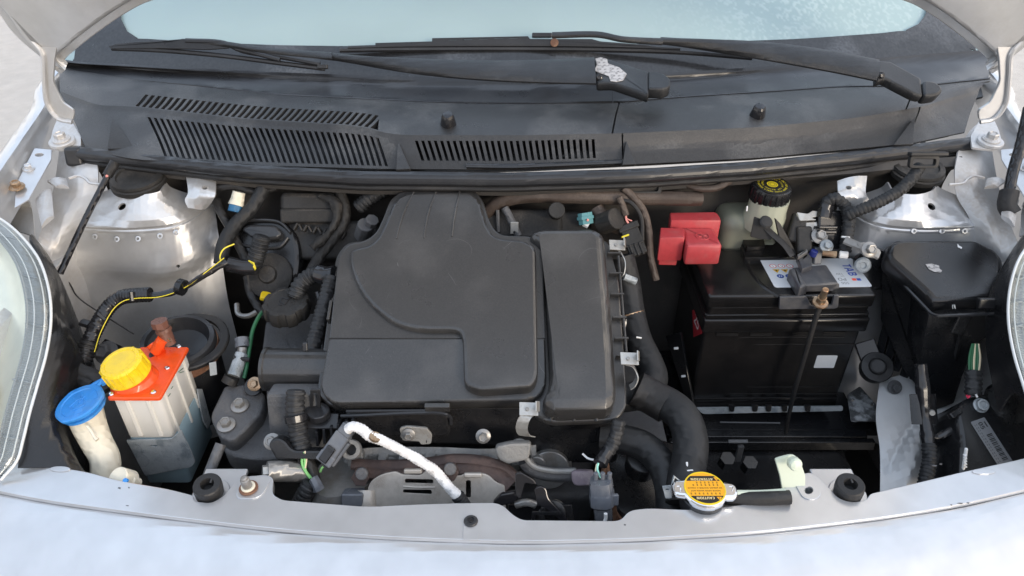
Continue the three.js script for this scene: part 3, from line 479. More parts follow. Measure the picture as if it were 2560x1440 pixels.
{
  const g = 0.0009, us = uOf(rowR, 1547), ur = uOf(rowR, 2290);
  sPart(recess, uOf(rowR, 1531) + g, 1, 0, 1, 40, 16, mat.smoothBlack);
  const uA = uOf(rowL, 342), uB = uOf(rowL, 945), v0 = 0.56, v1 = 0.965;
  const ramp = (S0) => { const S = () => null; S.at = (u) => { const d = []; for (let k = 0; k <= 8; k++) { const v = lerp(v0, v1, k / 8); d.push(deck.across(deck.at(u + (0.011 * (1 - k / 8) ** 1.5 - 0.003) * sstep(0, uA, u)), v)); } return d; }; S.across = (ps, v) => { const k = Math.min(7, Math.floor(v * 8)); return ps[k].clone().lerp(ps[k + 1], v * 8 - k); }; return S; };
  sPart(deck, 0, uA, 0, v0, 14, 12); sPart(deck, 0, uA, v1, 1, 14, 2); sPart(ramp(), 0, uA + 0.0015, 0, 1, 14, 8); sPart(deck, uA, uB, 0, v0, 40, 14); sPart(deck, uA, uB, v1, 1, 40, 3);
  sPart(deck, uB, us - g, 0, 1, 30, 20); sPart(deck, us + g, ur - g, 0, 1, 34, 20); sPart(deck, ur + g, 1, 0, 1, 12, 20);
  const n1 = 38, w1 = (uB - uA) / n1;
  for (let i = 1; i < n1; i++) {
    const c = uA + i * w1, S = (u, v) => null; S.at = (u) => { const d = []; for (let k = 0; k <= 8; k++) { const v = lerp(v0 - 0.005, v1 + 0.005, k / 8); d.push(deck.across(deck.at(u + 0.011 * (1 - k / 8) ** 1.5 - 0.003), v)); } return d; }; S.across = (ps, v) => { const k = Math.min(7, Math.floor(v * 8)); return ps[k].clone().lerp(ps[k + 1], v * 8 - k); };
    part(scuttle, 'slat', patch(S, { u: [c - w1 * 0.22, c + w1 * 0.22], nu: 2, nv: 8, th: 0.007 }), mat.scuttle);
  }
  // front face: two grilles
  const G = [[356, 946, 0.36, 0.945, 38, 0.5], [1030, 1490, 0.31, 0.80, 29, 0.52]], us2 = uOf(rowL, 1556), ur2 = uOf(rowL, 2300);
  const us_ = [0]; for (const [a, b] of G) us_.push(uOf(rowL, a), uOf(rowL, b));
  sPart(face, 0, us_[1], 0, 1, 10, 14); sPart(face, us_[2], us_[3], 0, 1, 8, 14); sPart(face, us_[4], us2 - g, 0, 1, 8, 14); sPart(face, us2 + g, ur2 - g, 0, 1, 34, 14); sPart(face, ur2 + g, 1, 0, 1, 10, 14);
  G.forEach(([a, b, va, vb, n, w], q) => {
    const u0 = us_[1 + q * 2], u1 = us_[2 + q * 2], p = (u1 - u0) / n;
    sPart(face, u0, u1, 0, va, 40, 6); sPart(face, u0, u1, vb, 1, 40, 3);
    for (let i = 0; i <= n; i++) { const c = u0 + i * p; part(scuttle, 'slat', patch(face, { u: [Math.max(u0, c - p * w / 2), Math.min(u1, c + p * w / 2)], v: [va - 0.01, vb + 0.01], nu: 2, nv: 6, th: 0.006 }), mat.scuttle); }
  });
  const SP = surf([shift(pW, 0, -0.02, -0.05), shift(pR, 0, -0.032, 0), shift(pL, 0, -0.036, -0.02), shift(pB, 0, -0.02, -0.035)], { lin: true });
  part(car, 'plenum_shade', patch(SP, { nu: 30, nv: 9, th: 0.004 }), mat.smoothBlack);  // black sheet added under the deck so slots and gaps read as shade
  // upright fins
  for (const [x0, y0, x1, y1, x2, h] of [[995, 352, 990, 424, 1026, 0.976], [1566, 352, 1556, 412, 1590, 0.976], [280, 292, 268, 372, 336, 0.98], [2288, 292, 2234, 362, 2284, 0.978]]) {
    const a = onY(x0, y0, h), b = onY(x1, y1, 0.956), c = onY(x2, y1 - 2, 0.956), f = plane3(a, b, c);
    part(scuttle, 'fin', extrude(f, roundPath([a, b, c].map((p) => inF(f, p)), 0.0015), 0.006, 0.0008), mat.scuttle);
  }
  // strip of trim behind the seal
  part(scuttle, 'trim_strip', sweep(rx([[1166, 414], [1280, 416], [1560, 404]], 10, 0.953), 0.005, { flatY: 0.6 }), mat.smoothBlack);
  for (const [x, y] of [[1121, 312], [1893, 290]]) {
    const p = onY(x, y, 0.9885), nz = part(car, 'washer_nozzle', rev(p, V(0, 1, 0.25), [[0.0125, -0.002], [0.0118, 0.004], [0.0105, 0.009], [0.0095, 0.0155], [0.0075, 0.0185], [0.004, 0.0195]], { seg: 28, mod: (a, r) => r * (0.94 + 0.06 * Math.cos(4 * a)) * (1 - 0.12 * Math.abs(Math.cos(a)) ** 3 + 0.12) }), mat.gloss);
    part(nz, 'jet', cyl(p.clone().add(V(0, 0.014, 0.0085)), V(0, 0.2, 1), 0.0028, 0.0022), mat.smoothBlack);
  }
}
// bonnet seal across the back of the bay
{
  const path = rx([[196, 383], [300, 395], [600, 428], [900, 446], [1280, 450], [1600, 440], [1900, 420], [2150, 394], [2424, 360]], 26, 0.943);
  const seal = part(car, 'bonnet_seal', sweep(path, 0.0118, { sides: 18, step: 0.012, flatY: 0.9, wob: 0.03 }), mat.smoothBlack, 'thick black rubber seal across the back of the engine bay');
  part(seal, 'lip', sweep(shift(path, 0, -0.0125, 0.004), 0.0048, { sides: 10, step: 0.012 }), mat.rubber);
  part(seal, 'carrier', sweep(shift(path, 0, -0.02, -0.008), 0.009, { sides: 8, step: 0.02 }), mat.wall);
  const a = path[0];
  part(seal, 'end_clip', [block(frame(a.clone().add(V(-0.004, -0.004, 0.002)), V(0.1, 0.3, 1)), 0.026, 0.03, 0.03, { r: 0.006, off: 0.012 }), block(frame(a.clone().add(V(0.006, -0.026, 0.006)), V(0.1, 0.3, 1)), 0.02, 0.022, 0.006, { off: 0.012, turn: 0.5 })], mat.smoothBlack);
  // clips that hold the seal carrier
  for (const [x, y, w] of [[1612, 470, 0.05], [2312, 405, 0.042]]) {
    const p = onZ(x, y, -0.965), f = frame(p, V(0, 0.35, 1));
    const s = roundPath([[-w / 2, -0.009], [w / 2, -0.009], [w / 2, 0.009], [-w / 2, 0.009]], 0.005); s.holes.push(roundPath([[-w / 2 + 0.005, -0.005], [w / 2 - 0.005, -0.005], [w / 2 - 0.005, 0.004], [-w / 2 + 0.005, 0.004]], 0.003, THREE.Path));
    part(seal, 'clip', [extrude(f, s, 0.008, 0.001), block(frame(p.clone().add(V(0.004, 0.012, 0.0)), V(0, 0.35, 1)), w * 1.3, 0.006, 0.012)], mat.rubber);
  }
}
// windscreen with its printed band
{
  const dir = V(0, Math.sin(0.56), -Math.cos(0.56)), nrm = V(0, Math.cos(0.56), Math.sin(0.56));
  const base = pW.map((p) => p.clone().add(V(0, -0.002, -0.004))), up = (t) => base.map((p) => p.clone().addScaledVector(dir, t).add(V(-(p.x - XC) * 0.16 * t, 0, 0)));
  const zone = (u, v) => sstep(0.1, 0.34, u + 0.2 * (fbm(u, v, 6, 4, 77) - 0.5)) * (1 - sstep(0.62, 0.66, u)) * (0.45 + 0.55 * sstep(0.3, 0.6, fbm(u, v, 9, 3, 78)));
  const dew = tex(1024, 2.0, (u, v) => { const d = noise(u, v, 500, 5) * noise(u, v, 330, 6), big = zone(u, v); const t = sstep(0.18, 0.5, d) * big; return [lerp(0.42, 0.57, t) - 0.05 * big, lerp(0.53, 0.67, t) - 0.03 * big, lerp(0.52, 0.65, t) - 0.01 * big].map((x) => x * (0.93 + 0.14 * fbm(u, v, 14, 4, 82))); });
  const drops = tex(1024, 2.0, (u, v) => sstep(0.2, 0.6, noise(u, v, 500, 5) * noise(u, v, 330, 6)) * zone(u, v), false);
  mat.glass = M(dew, 0.3, 0, { transmission: 0.22, thickness: 0, ior: 1.5, bumpMap: drops, bumpScale: 0.0006 });
  mat.frit = M(grime([0.02, 0.021, 0.023], [0.13, 0.135, 0.145], 0.5, 0.01, 81, 0.5), 0.18, 0, { bumpMap: drops, bumpScale: 0.0004 });
  const ws = part(car, 'windscreen', patch(surf([up(0), up(0.1), up(0.3), up(0.6), up(0.8)]), { nu: 48, nv: 30, th: 0.005 }), mat.glass, 'misted windscreen with beads of dew');
  const hit = (x, y) => { const k = clamp((x - 150) / 2325, 0, 1) * (NX - 1), i = Math.min(NX - 2, Math.floor(k)), b = base[i].clone().lerp(base[i + 1], k - i); return onF(frame(b.addScaledVector(nrm, 0.0018), nrm), x, y); };
  const lo = [], hi = [];
  const edge = [[182, 150], [225, 108], [300, 97], [345, 96], [520, 106], [700, 113], [1000, 117], [1280, 116], [1700, 108], [2000, 97], [2200, 83], [2265, 76], [2330, 80], [2400, 105], [2430, 125]];
  for (let i = 0; i < 41; i++) { const x = lerp(182, 2430, i / 40); let k = 0; while (k < edge.length - 2 && edge[k + 1][0] < x) k++; const a = edge[k], b = edge[k + 1]; hi.push(hit(x, lerp(a[1], b[1], (x - a[0]) / (b[0] - a[0])))); let m = 0; while (m < rowW.length - 2 && rowW[m + 1][0] < x) m++; const c = rowW[m], d = rowW[m + 1]; lo.push(hit(x, lerp(c[1], d[1], (x - c[0]) / (d[0] - c[0])))); }
  part(ws, 'printed_band', patch(surf([hi, hi.map((p, i) => p.clone().lerp(lo[i], 0.5)), lo]), { nu: 60, nv: 6, th: 0.0008 }), mat.frit);
  for (const q of [[[[185, 148], [344, 95]], [[190, 110], [318, 78]], [[200, 60], [303, 48]], [[215, 0], [298, 0]], [[230, -60], [312, -60]]], [[[2264, 75], [2440, 126]], [[2296, 60], [2434, 90]], [[2312, 40], [2424, 50]], [[2326, 0], [2400, 0]], [[2310, -60], [2390, -60]]]])
    part(ws, 'printed_band', patch(surf(q.map((r) => [hit(...r[0]), hit(...r[1])]), { lin: true }), { nu: 6, nv: 12, th: 0.0008 }), mat.frit);
  part(car, 'dashboard', block(frame(V(XC, 0.985, -1.6), V(0, 1, 0.05)), 1.3, 0.6, 0.1, { r: 0.03 }), mat.smoothBlack);
}
// wipers
mat.arm = M(grime([0.014, 0.0145, 0.016], [0.08, 0.08, 0.08], 0.2, 0.01, 67, 0.2), 0.45, 0, { ...rm(rough(0.6, 0.95, 19)), bumpMap: leather, bumpScale: 0.0005 });
{
  const band = (top, bot, o = {}) => patch(surf([top, top.map((p, i) => p.clone().lerp(bot[i], 0.5)), bot]), { nu: 40, nv: 10, th: 0.003, ...o });
  const bl = frame(V(0, 1.04, -1.235), V(0, 0.45, 0.9));
  const wiper = (name) => part(car, 'wiper', name.arm, mat.arm, name.label);
  const dome = (h) => ({ bump: (u, v) => h * Math.sqrt(Math.max(0, 1 - (2 * v - 1) ** 2)) });
  // lower wiper, pivot in the middle of the scuttle
  const t1 = ys([[800, 131, 1.045], [900, 139, 1.045], [1050, 147, 1.045], [1200, 151, 1.046], [1350, 149, 1.047], [1484, 143, 1.048]]), b1 = ys([[800, 146, 1.034], [900, 162, 1.032], [1050, 184, 1.03], [1200, 198, 1.028], [1350, 205, 1.028], [1490, 208, 1.03]]);
  const w1 = wiper({ arm: band(t1, b1, dome(0.007)), label: 'lower wiper whose knuckle has a pale scraped patch' });
  const k1 = plane3(onY(1490, 143, 1.046), onY(1500, 206, 1.03), onY(1640, 215, 1.03));
  part(w1, 'knuckle', plate(k1, [[1486, 144], [1520, 146], [1622, 178], [1622, 236], [1608, 232], [1530, 206], [1492, 207]], { d: 0.016, b: 0.004, r: 0.004, bs: 3 }), mat.arm);
  part(w1, 'pivot_cap', plate(lift(k1, 0.0005), [[1621, 178, 0.002], [1655, 180, 0.012], [1677, 196, 0.012], [1676, 214, 0.012], [1660, 222, 0.01], [1621, 220, 0.002]], { d: 0.019, b: 0.003, bs: 3 }), mat.arm);
  const pts = [[1488, 146], [1502, 143], [1518, 147], [1520, 158], [1548, 168], [1567, 184], [1558, 200], [1540, 204], [1526, 202], [1522, 190], [1500, 182], [1486, 176], [1492, 160]];
  part(w1, 'scraped_patch', plate(lift(k1, 0.0012), pts, { d: 0.0012, b: 0.0005, r: 0.001 }), mat.scraped);
  bolt(w1, onF(lift(k1, 0.001), 1497, 194), V(0, 0.4, 1), 0.006, mat.gloss, 'rivet');
  const slots = (list) => list.map(([x, y, w, h]) => [[x - w, y - h, 0.001], [x + w, y - h, 0.001], [x + w, y + h, 0.001], [x - w, y + h, 0.001]]);
  part(w1, 'blade', [plate(bl, [[270, 116], [290, 109], [340, 104], [396, 102], [460, 97], [560, 103], [572, 120], [520, 124], [400, 121], [280, 122]], { d: 0.006, b: 0.001, holes: slots([[400, 105, 9, 2.2], [432, 105, 10, 2.2]]) }),
    sweep([[280, 121], [400, 126], [560, 140], [700, 158], [812, 172]].map(([x, y]) => onF(lift(bl, -0.006), x, y)), 0.0042, { sides: 8 }), sweep([[465, 102], [560, 108], [610, 128], [700, 142], [800, 160]].map(([x, y]) => onF(lift(bl, -0.002), x, y)), 0.0045, { sides: 8 }),
    sweep([[590, 122], [640, 134], [700, 150]].map(([x, y]) => onF(lift(bl, 0.002), x, y)), 0.004, { sides: 8 }), block(lift(bl, 0.002), 0.018, 0.008, 0.008, { at: inF(bl, onF(bl, 806, 166)) })], mat.smoothBlack);
  part(w1, 'blade_arm', band(ys([[455, 98, 1.055], [560, 104, 1.054], [640, 116, 1.052], [720, 124, 1.05], [830, 132, 1.048]]), ys([[455, 108, 1.052], [560, 114, 1.05], [640, 127, 1.048], [720, 136, 1.046], [830, 146, 1.044]]), dome(0.003)), mat.arm);
  // upper wiper, pivot at the right
  const t2 = ys([[1652, 94, 1.075], [1760, 97, 1.073], [1900, 104, 1.07], [2020, 117, 1.066], [2110, 132, 1.06], [2196, 149, 1.053]]), b2 = ys([[1652, 111, 1.064], [1760, 125, 1.058], [1900, 146, 1.052], [2020, 167, 1.046], [2110, 184, 1.04], [2192, 201, 1.034]]);
  const w2 = wiper({ arm: band(t2, b2, dome(0.007)), label: 'upper wiper lying across the foot of the windscreen' });
  const k2 = plane3(onY(2196, 149, 1.052), onY(2195, 200, 1.034), onY(2345, 222, 1.02));
  part(w2, 'knuckle', plate(k2, [[2194, 150], [2226, 152], [2304, 196], [2308, 240], [2290, 236], [2232, 206], [2214, 196], [2194, 201]], { d: 0.016, b: 0.004, r: 0.004, bs: 3 }), mat.arm);
  part(w2, 'pivot_cap', plate(lift(k2, 0.0005), [[2307, 198], [2340, 203], [2360, 222], [2350, 236], [2310, 241]], { d: 0.02, b: 0.004, r: 0.012, bs: 3 }), mat.arm);
  bolt(w2, onF(lift(k2, 0.001), 2202, 190), V(0, 0.4, 1), 0.006, mat.gloss, 'rivet');
  const bl2 = frame(V(0, 1.065, -1.27), V(0, 0.45, 0.9));
  part(w2, 'blade', [plate(bl2, [[938, 107], [1080, 103], [1080, 95], [1320, 90], [1325, 97], [1480, 97], [1500, 103], [1620, 112], [1640, 118], [1400, 112], [1080, 114], [938, 117]], { d: 0.006, b: 0.001, r: 0.001, holes: slots([[1132, 99, 12, 2.5], [1170, 98, 12, 2.5], [1208, 96.5, 12, 2.5], [1246, 95.5, 12, 2.5], [1284, 94.5, 12, 2.5]]) }),
    sweep([[850, 125], [1000, 123], [1280, 122], [1500, 124], [1700, 130], [1880, 144]].map(([x, y]) => onF(lift(bl2, -0.006), x, y)), 0.0048, { sides: 8 }), sweep([[870, 119], [1000, 115], [1280, 113], [1500, 115], [1700, 122]].map(([x, y]) => onF(lift(bl2, -0.003), x, y)), 0.003, { sides: 8 }),
    block(lift(bl2, 0.003), 0.034, 0.008, 0.01, { at: inF(bl2, onF(bl2, 1355, 88)) })], mat.smoothBlack);
  part(w2, 'blade_arm', band(ys([[1380, 81, 1.088], [1490, 79, 1.088], [1560, 91, 1.083], [1656, 96, 1.076]]), ys([[1380, 93, 1.083], [1490, 91, 1.083], [1560, 104, 1.077], [1656, 110, 1.07]]), dome(0.003)), mat.arm);
  part(w2, 'rusty_rivet', cyl(onF(lift(bl2, 0.0005), 1386, 107), V(0, 0.45, 0.9), 0.007, 0.002), mat.rust);
}
// raised bonnet and its hinges
{
  const bf = frame(V(XC, 1.06, -1.12), V(0, -0.42, 0.9075));
  const L = (x, y) => inF(bf, onF(bf, x, y));
  const rear = [[150, 168], [165, 145], [215, 104], [300, 42], [375, 0]].map((p) => L(...p)), outer = [[140, 168], [108, 150], [52, 104], [20, 70], [0, 38], [-30, 0]].map((p) => L(...p));
  const c = inF(bf, V(XC, 1.06, -1.12))[0];
  const half = [...rear.slice().reverse(), ...outer, [outer[5][0] - 0.025, 0.3], [outer[5][0] - 0.02, 0.48], [outer[5][0] + 0.05, 0.6], [outer[5][0] + 0.22, 0.67]];
  const full = (h) => [[c, 0.2, 0.2], ...h, [c, 0.7, 0.3], ...h.map(([x, y, r]) => [2 * c - x, y, r]).reverse()];
  const bonnet = part(car, 'bonnet', extrude(lift(bf, 0), roundPath(full(half.map(([x, y]) => [x, y, 0.03])), 0.03), 0.006, 0.002), mat.bay, 'raised bonnet seen from its underside');
  const inner = half.map(([x, y], i) => [x + (i < 5 ? 0.004 : 0.022), y + (i < 5 ? 0.02 : 0), 0.03]);
  part(bonnet, 'inner_frame', extrude(lift(bf, 0.016), roundPath(full(inner), 0.03), 0.0155, 0.007, 4), mat.bay);
  for (const s of [0, 1]) {
    const mm = s ? mir : (p) => p.clone(), hf = frame(V(0, 1.07, -1.085), V(0, 0.1, 1)), hm = (x, y) => mm(onF(hf, x, y));
    const l = [[20, -60], [24, 2], [46, 46], [84, 98], [106, 128], [110, 190], [119, 262], [146, 294], [182, 303], [186, 276], [156, 256], [132, 204], [136, 146], [147, 86], [142, 64], [86, 0], [80, -60]];
    const pl = l.map(([x, y]) => inF(hf, hm(x, y)));
    const h = part(car, 'bonnet_hinge', extrude(hf, roundPath(s ? pl.reverse() : pl, 0.006), 0.005, 0.0012), mat.bay);
    part(h, 'flange', sweep([[22, 0], [46, 50], [84, 102], [107, 132], [112, 190], [121, 262], [148, 296], [182, 304]].map(([x, y]) => hm(x, y).add(V(0, 0, 0.002))), 0.0036, { sides: 8 }), mat.bay);
    bolt(h, hm(118, 76), V(0, 0.1, 1), 0.0105, mat.bay); bolt(h, hm(46, 4), V(0, 0.1, 1), 0.0105, mat.bay);
  }
}
// headlights
{
  const B = [[-30, 530], [0, 546], [30, 568], [62, 600], [95, 646], [115, 700], [125, 760], [124, 820], [112, 890], [92, 960], [72, 1030], [55, 1100], [40, 1150], [0, 1198]];
  const H = (y) => 0.93 - (y - 545) / 605 * 0.155;
  const ribs = tex(256, 0.05, (u, v) => 0.5 + 0.5 * Math.sin(v * 6.283 * 26), false);
  mat.lens = M([0.97, 0.98, 0.97], 0.03, 0, { transmission: 1, thickness: 0, ior: 1.5 });
  mat.rim = M([0.62, 0.64, 0.64], 0.2, 0, { clearcoat: 1 });
  mat.reflector = M(grime([0.76, 0.77, 0.68], [0.66, 0.67, 0.56], 0.2, 0.001, 91, 0.4), 0.32, 0.55, {});
  mat.band = M([0.42, 0.44, 0.45], 0.3, 0.5, { bumpMap: ribs, bumpScale: 0.0012 });
  for (const s of [0, 1]) {
    const mm = s ? mir : (p) => p.clone(), row = (dx, dy, dh, i0 = 0, i1 = B.length) => B.slice(i0, i1).map(([x, y]) => mm(onY(x + dx, y + dy, H(y) + dh)));
    const hl = part(car, 'headlight', patch(surf([row(0, 0, 0), row(-26, 0, 0.004), row(-80, 6, 0.0), row(-160, 14, -0.02), row(-260, 30, -0.08)]), { nu: 60, nv: 24, th: 0.0025 }), mat.lens, s ? 'right headlight at the edge of the picture' : 'left headlight with a clear lens');
    part(hl, 'trim_band', patch(surf([row(-3, 2, -0.012), row(-30, 4, -0.01), row(-62, 6, -0.012)]), { nu: 60, nv: 10, th: 0.002 }), mat.band);
    part(hl, 'reflector', patch(surf([row(-60, 6, -0.018), row(-100, 8, -0.032), row(-180, 20, -0.05), row(-280, 36, -0.1)]), { nu: 50, nv: 16, th: 0.002 }), mat.reflector);
    part(hl, 'lens_rim', [sweep(row(2, 2, 0.001), 0.0017, { sides: 8 }), sweep(row(-14, 2, -0.004), 0.0009, { sides: 6 }), sweep(row(-40, 4, -0.008), 0.0008, { sides: 6 })], mat.rim);
    part(hl, 'divider', [sweep(row(-58, 5, -0.008), 0.0014, { sides: 6 }), ...[3, 5, 6, 7, 9, 11].map((i) => sweep([mm(onY(B[i][0] - 2, B[i][1], H(B[i][1]) - 0.006)), mm(onY(B[i][0] - 60, B[i][1] - 12, H(B[i][1]) - 0.006))], 0.0012, { sides: 6 }))], mat.band);
    const bs = [[84, 590], [112, 628], [138, 680], [150, 736], [152, 786], [172, 836], [164, 910], [150, 985], [150, 1060], [176, 1130], [205, 1180]];
    const lim = s ? bs.map(([x, y], i) => [Math.min(x, [84, 112, 138, 150, 152, 150, 138, 122, 108, 96, 90][i]), y]) : bs;
    const out = lim.map(([x, y]) => mm(onY(x, y, H(y) - 0.02))), inn = [[78, 600], [100, 640], [119, 690], [128, 745], [127, 800], [118, 870], [100, 940], [82, 1010], [66, 1070], [52, 1120], [44, 1170]].map(([x, y]) => mm(onY(x, y, H(y) - 0.004)));
    if (s) { inn.length = 8; out.length = 8; }
    part(hl, 'housing', patch(surf([inn, inn.map((p, i) => p.clone().lerp(out[i], 0.5).add(V(0, 0.004, 0))), out, out.map((p) => V(p.x + (s ? -0.004 : 0.004), p.y - 0.03, p.z)), ...(s ? [] : [out.map((p) => V(p.x, p.y - 0.16, p.z))])]), { nu: 40, nv: 24, th: 0.003 }), mat.black);
  }
}

// ---------------------------------------------------------------- air filter housing on top of the engine
const FA = frame(V(0, 0.81, -0.638), V(0, Math.cos(0.35), Math.sin(0.35)));
{
  const t = thing('air_filter_housing', 'wide matt black plastic air filter housing in the middle of the engine bay', 'air filter housing', V(0.02, 0.74, -0.78));
  const rim = [[846, 640, 0.01], [872, 608, 0.02], [912, 604, 0.015], [940, 582, 0.02], [958, 545, 0.02], [975, 498, 0.01], [1008, 476, 0.01], [1184, 472, 0.01], [1208, 500, 0.01], [1222, 552, 0.015], [1246, 588, 0.015], [1330, 590, 0.012], [1358, 612, 0.01], [1368, 955, 0.01], [1352, 990, 0.012], [1315, 1001, 0.01], [1000, 1006, 0.1], [830, 1008, 0.01], [799, 975, 0.012]];
  const pA = onF(FA, 800, 846), FA2 = frame(pA, V(0, Math.cos(0.47), Math.sin(0.47)));
  const rear = [...rim.slice(0, 13), [1363, 846, 0.001], [822, 846, 0.001]], front = [[822, 846, 0.001], [1363, 846, 0.001], [1367, 955, 0.01], [1352, 990, 0.012], [1315, 1001, 0.01], [1000, 1006, 0.1], [830, 1008, 0.012], [799, 975, 0.012]];
  part(t, 'cover', [plate(FA, rear, { d: 0.03, b: 0.002, bs: 2, cs: 8 }), plate(FA2, front, { d: 0.03, b: 0.003, bs: 3, cs: 8 })], mat.airbox);
  part(t, 'cover_edge', plate(lift(FA, -0.028), [[840, 640, 0.012], [868, 604, 0.02], [912, 602, 0.015], [942, 580, 0.02], [960, 545, 0.02], [975, 498, 0.01], [1184, 472, 0.01], [1222, 552, 0.015], [1246, 586, 0.015], [1362, 606, 0.01], [1376, 962, 0.012], [1356, 996, 0.012], [1315, 1008, 0.012], [1000, 1014, 0.1], [826, 1016, 0.014], [792, 982, 0.014]], { d: 0.014, b: 0.002, cs: 8 }), mat.airbox);
  const raised = [[925, 612, 0.02], [946, 590, 0.02], [966, 548, 0.02], [984, 502, 0.012], [1012, 481, 0.012], [1180, 478, 0.012], [1202, 506, 0.01], [1214, 556, 0.016], [1236, 594, 0.016], [1312, 600, 0.012], [1340, 618, 0.01], [1345, 940, 0.008], [1330, 966, 0.01], [1196, 975, 0.01], [1160, 958, 0.008], [1157, 850, 0.008], [1150, 828, 0.008], [1128, 824, 0.008], [1050, 824, 0.03], [985, 808, 0.04], [925, 760, 0.04], [890, 708, 0.03], [874, 655, 0.02], [876, 622, 0.01]];
  part(t, 'raised_panel', plate(lift(FA, 0.009), raised, { d: 0.045, b: 0.0048, bs: 4, cs: 8 }), mat.airbox);
  part(t, 'duct', plate(lift(FA, 0.002), [[975, 520, 0.01], [986, 500, 0.01], [1010, 470, 0.01], [1184, 466, 0.01], [1214, 505, 0.01], [1230, 570, 0.01], [1240, 600, 0.01], [930, 618, 0.01]], { d: 0.06, b: 0.012, bs: 4 }), mat.airbox);
  for (const l of [[[1034, 481], [1014, 520], [1000, 560], [991, 597]], [[1090, 481], [1076, 515], [1066, 555], [1060, 595]], [[1149, 480], [1141, 515], [1134, 555], [1130, 591]]])
    part(t, 'ridge', sweep(l.map(([x, y], i) => onF(lift(FA, 0.0093 - (i ? 0 : 0.002)), x, y)), 0.0017, { sides: 8, taper: (s) => 1 - 0.4 * s }), mat.airbox);
  // filter side
  const FB = lift(FA, 0.012);
  part(t, 'filter_lid', plate(FB, [[1318, 586, 0.01], [1345, 566, 0.015], [1488, 565, 0.018], [1512, 582, 0.012], [1532, 800, 0.1], [1543, 985, 0.016], [1530, 1018, 0.018], [1385, 1024, 0.02], [1352, 1000, 0.01], [1371, 970, 0.01], [1376, 930, 0.01], [1362, 640, 0.01], [1349, 606, 0.01]], { d: 0.05, b: 0.013, bs: 6, cs: 8 }), mat.airbox);
  const FT = lift(FA, -0.02);
  part(t, 'tray_flange', plate(FT, [[1330, 590, 0.004], [1520, 600, 0.01], [1548, 700, 0.02], [1566, 960, 0.01], [1566, 1020, 0.018], [1540, 1050, 0.018], [1372, 1056, 0.01], [1335, 1036, 0.006], [1340, 990, 0.01]], { d: 0.012, b: 0.0025, bs: 3, cs: 8 }), mat.airbox);
  for (const [x0, y0, x1, y1] of [[1376, 1012, 1378, 1056], [1432, 1014, 1436, 1055], [1488, 1012, 1492, 1055]]) part(t, 'rib', sweep([onF(lift(FT, 0.006), x0, y0 - 6), onF(lift(FT, 0.001), x1, y1 - 2)], 0.0017, { sides: 6 }), mat.airbox);
  for (const [x, y] of [[1534, 640], [1538, 690], [1542, 742], [1547, 800], [1552, 852], [1556, 895]]) part(t, 'rib', block(lift(FT, 0.008), 0.018, 0.0025, 0.014, { at: inF(FT, onF(FT, x, y)), r: 0.0005 }), mat.airbox);
  part(t, 'side_rail', sweep([[1546, 640], [1556, 760], [1566, 880]].map(([x, y]) => onF(lift(FT, 0.006), x, y)), 0.0016, { sides: 6 }), mat.airbox);
  // body under the lid
  part(t, 'body', [plate(lift(FA, -0.034), [[850, 650, 0.01], [1360, 640, 0.01], [1372, 990, 0.01], [830, 1000, 0.01]], { d: 0.05, b: 0.003 }), plate(lift(FA, -0.03), [[1340, 620, 0.01], [1520, 620, 0.01], [1556, 1010, 0.014], [1530, 1038, 0.014], [1380, 1040, 0.01], [1350, 1000, 0.01]], { d: 0.09, b: 0.003 })], mat.black);
  // inlet stub on the left
  const p0 = onY(664, 922, 0.787), p1 = onY(830, 930, 0.787), ax = V(1, 0.0, 0.01);
  part(t, 'inlet_stub', rev(p0, ax, [[0.0235, 0.07], [0.0235, 0.001], [0.026, 0], [0.0285, 0], [0.0285, 0.004], [0.0268, 0.0055], [0.0268, 0.1], [0.0235, 0.1]], { seg: 48, open: true }), mat.airbox);
  part(t, 'tab', block(frame(onZ(762, 868, -0.72), V(0, 0.5, 1)), 0.007, 0.012, 0.004), mat.smoothBlack);
  for (const p of [[822, 770, 60, 0.0024], [1092, 1010, 0, 0.003], [1358, 750, 60, 0.002]]) part(t, 'latch', block(lift(FA, p[3] - 0.006), p[2] ? 0.004 : 0.03, p[2] ? 0.03 : 0.006, 0.012, { at: inF(FA, onF(FA, p[0], p[1])), r: 0.001 }), mat.airbox);
  // bracket with curved foot below the inlet
  const bk = wallZ(-0.655);
  part(t, 'support', [plate(bk, [[775, 975], [800, 975], [802, 1062], [776, 1062]], { d: 0.004, holes: [[[780, 982, 0.001], [794, 982, 0.001], [795, 1030, 0.001], [781, 1030, 0.001]]] }), block(frame(onZ(800, 1052, -0.645), V(0, 0.8, 0.5)), 0.045, 0.02, 0.004), cyl(onZ(798, 1040, -0.65), UP, 0.014, 0.01)], mat.smoothBlack);
  // spring clips
  const clipAt = (pts, w, flag) => {
    const dirs = pts.map(([x, y, z]) => onZ(x, y, z));
    const S = surf([dirs.map((p) => p.clone().addScaledVector(w, -1)), dirs, dirs.map((p) => p.clone().addScaledVector(w, 1))]);
    const c = part(t, 'spring_clip', patch(S, { nu: 24, nv: 4, th: 0.0012 }), mat.zinc);
    part(c, 'tongue', [block(frame(flag, V(0.1, 1, 0.5)), 0.022, 0.016, 0.0016, { r: 0.0004 }), block(frame(flag.clone().add(V(0.011, 0.004, 0)), V(1, 0.2, 0.2)), 0.016, 0.012, 0.0016, { r: 0.0004 })], mat.zinc);
    part(c, 'rivet', cyl(flag.clone().add(V(-0.002, 0.0006, 0.001)), V(0.1, 1, 0.5), 0.0022, 0.0012), mat.steel);
  };
  clipAt([[1530, 618, -0.88], [1548, 628, -0.872], [1560, 650, -0.862], [1558, 680, -0.85], [1545, 694, -0.852]], V(0, 0.0015, 0.006), onZ(1543, 612, -0.87));
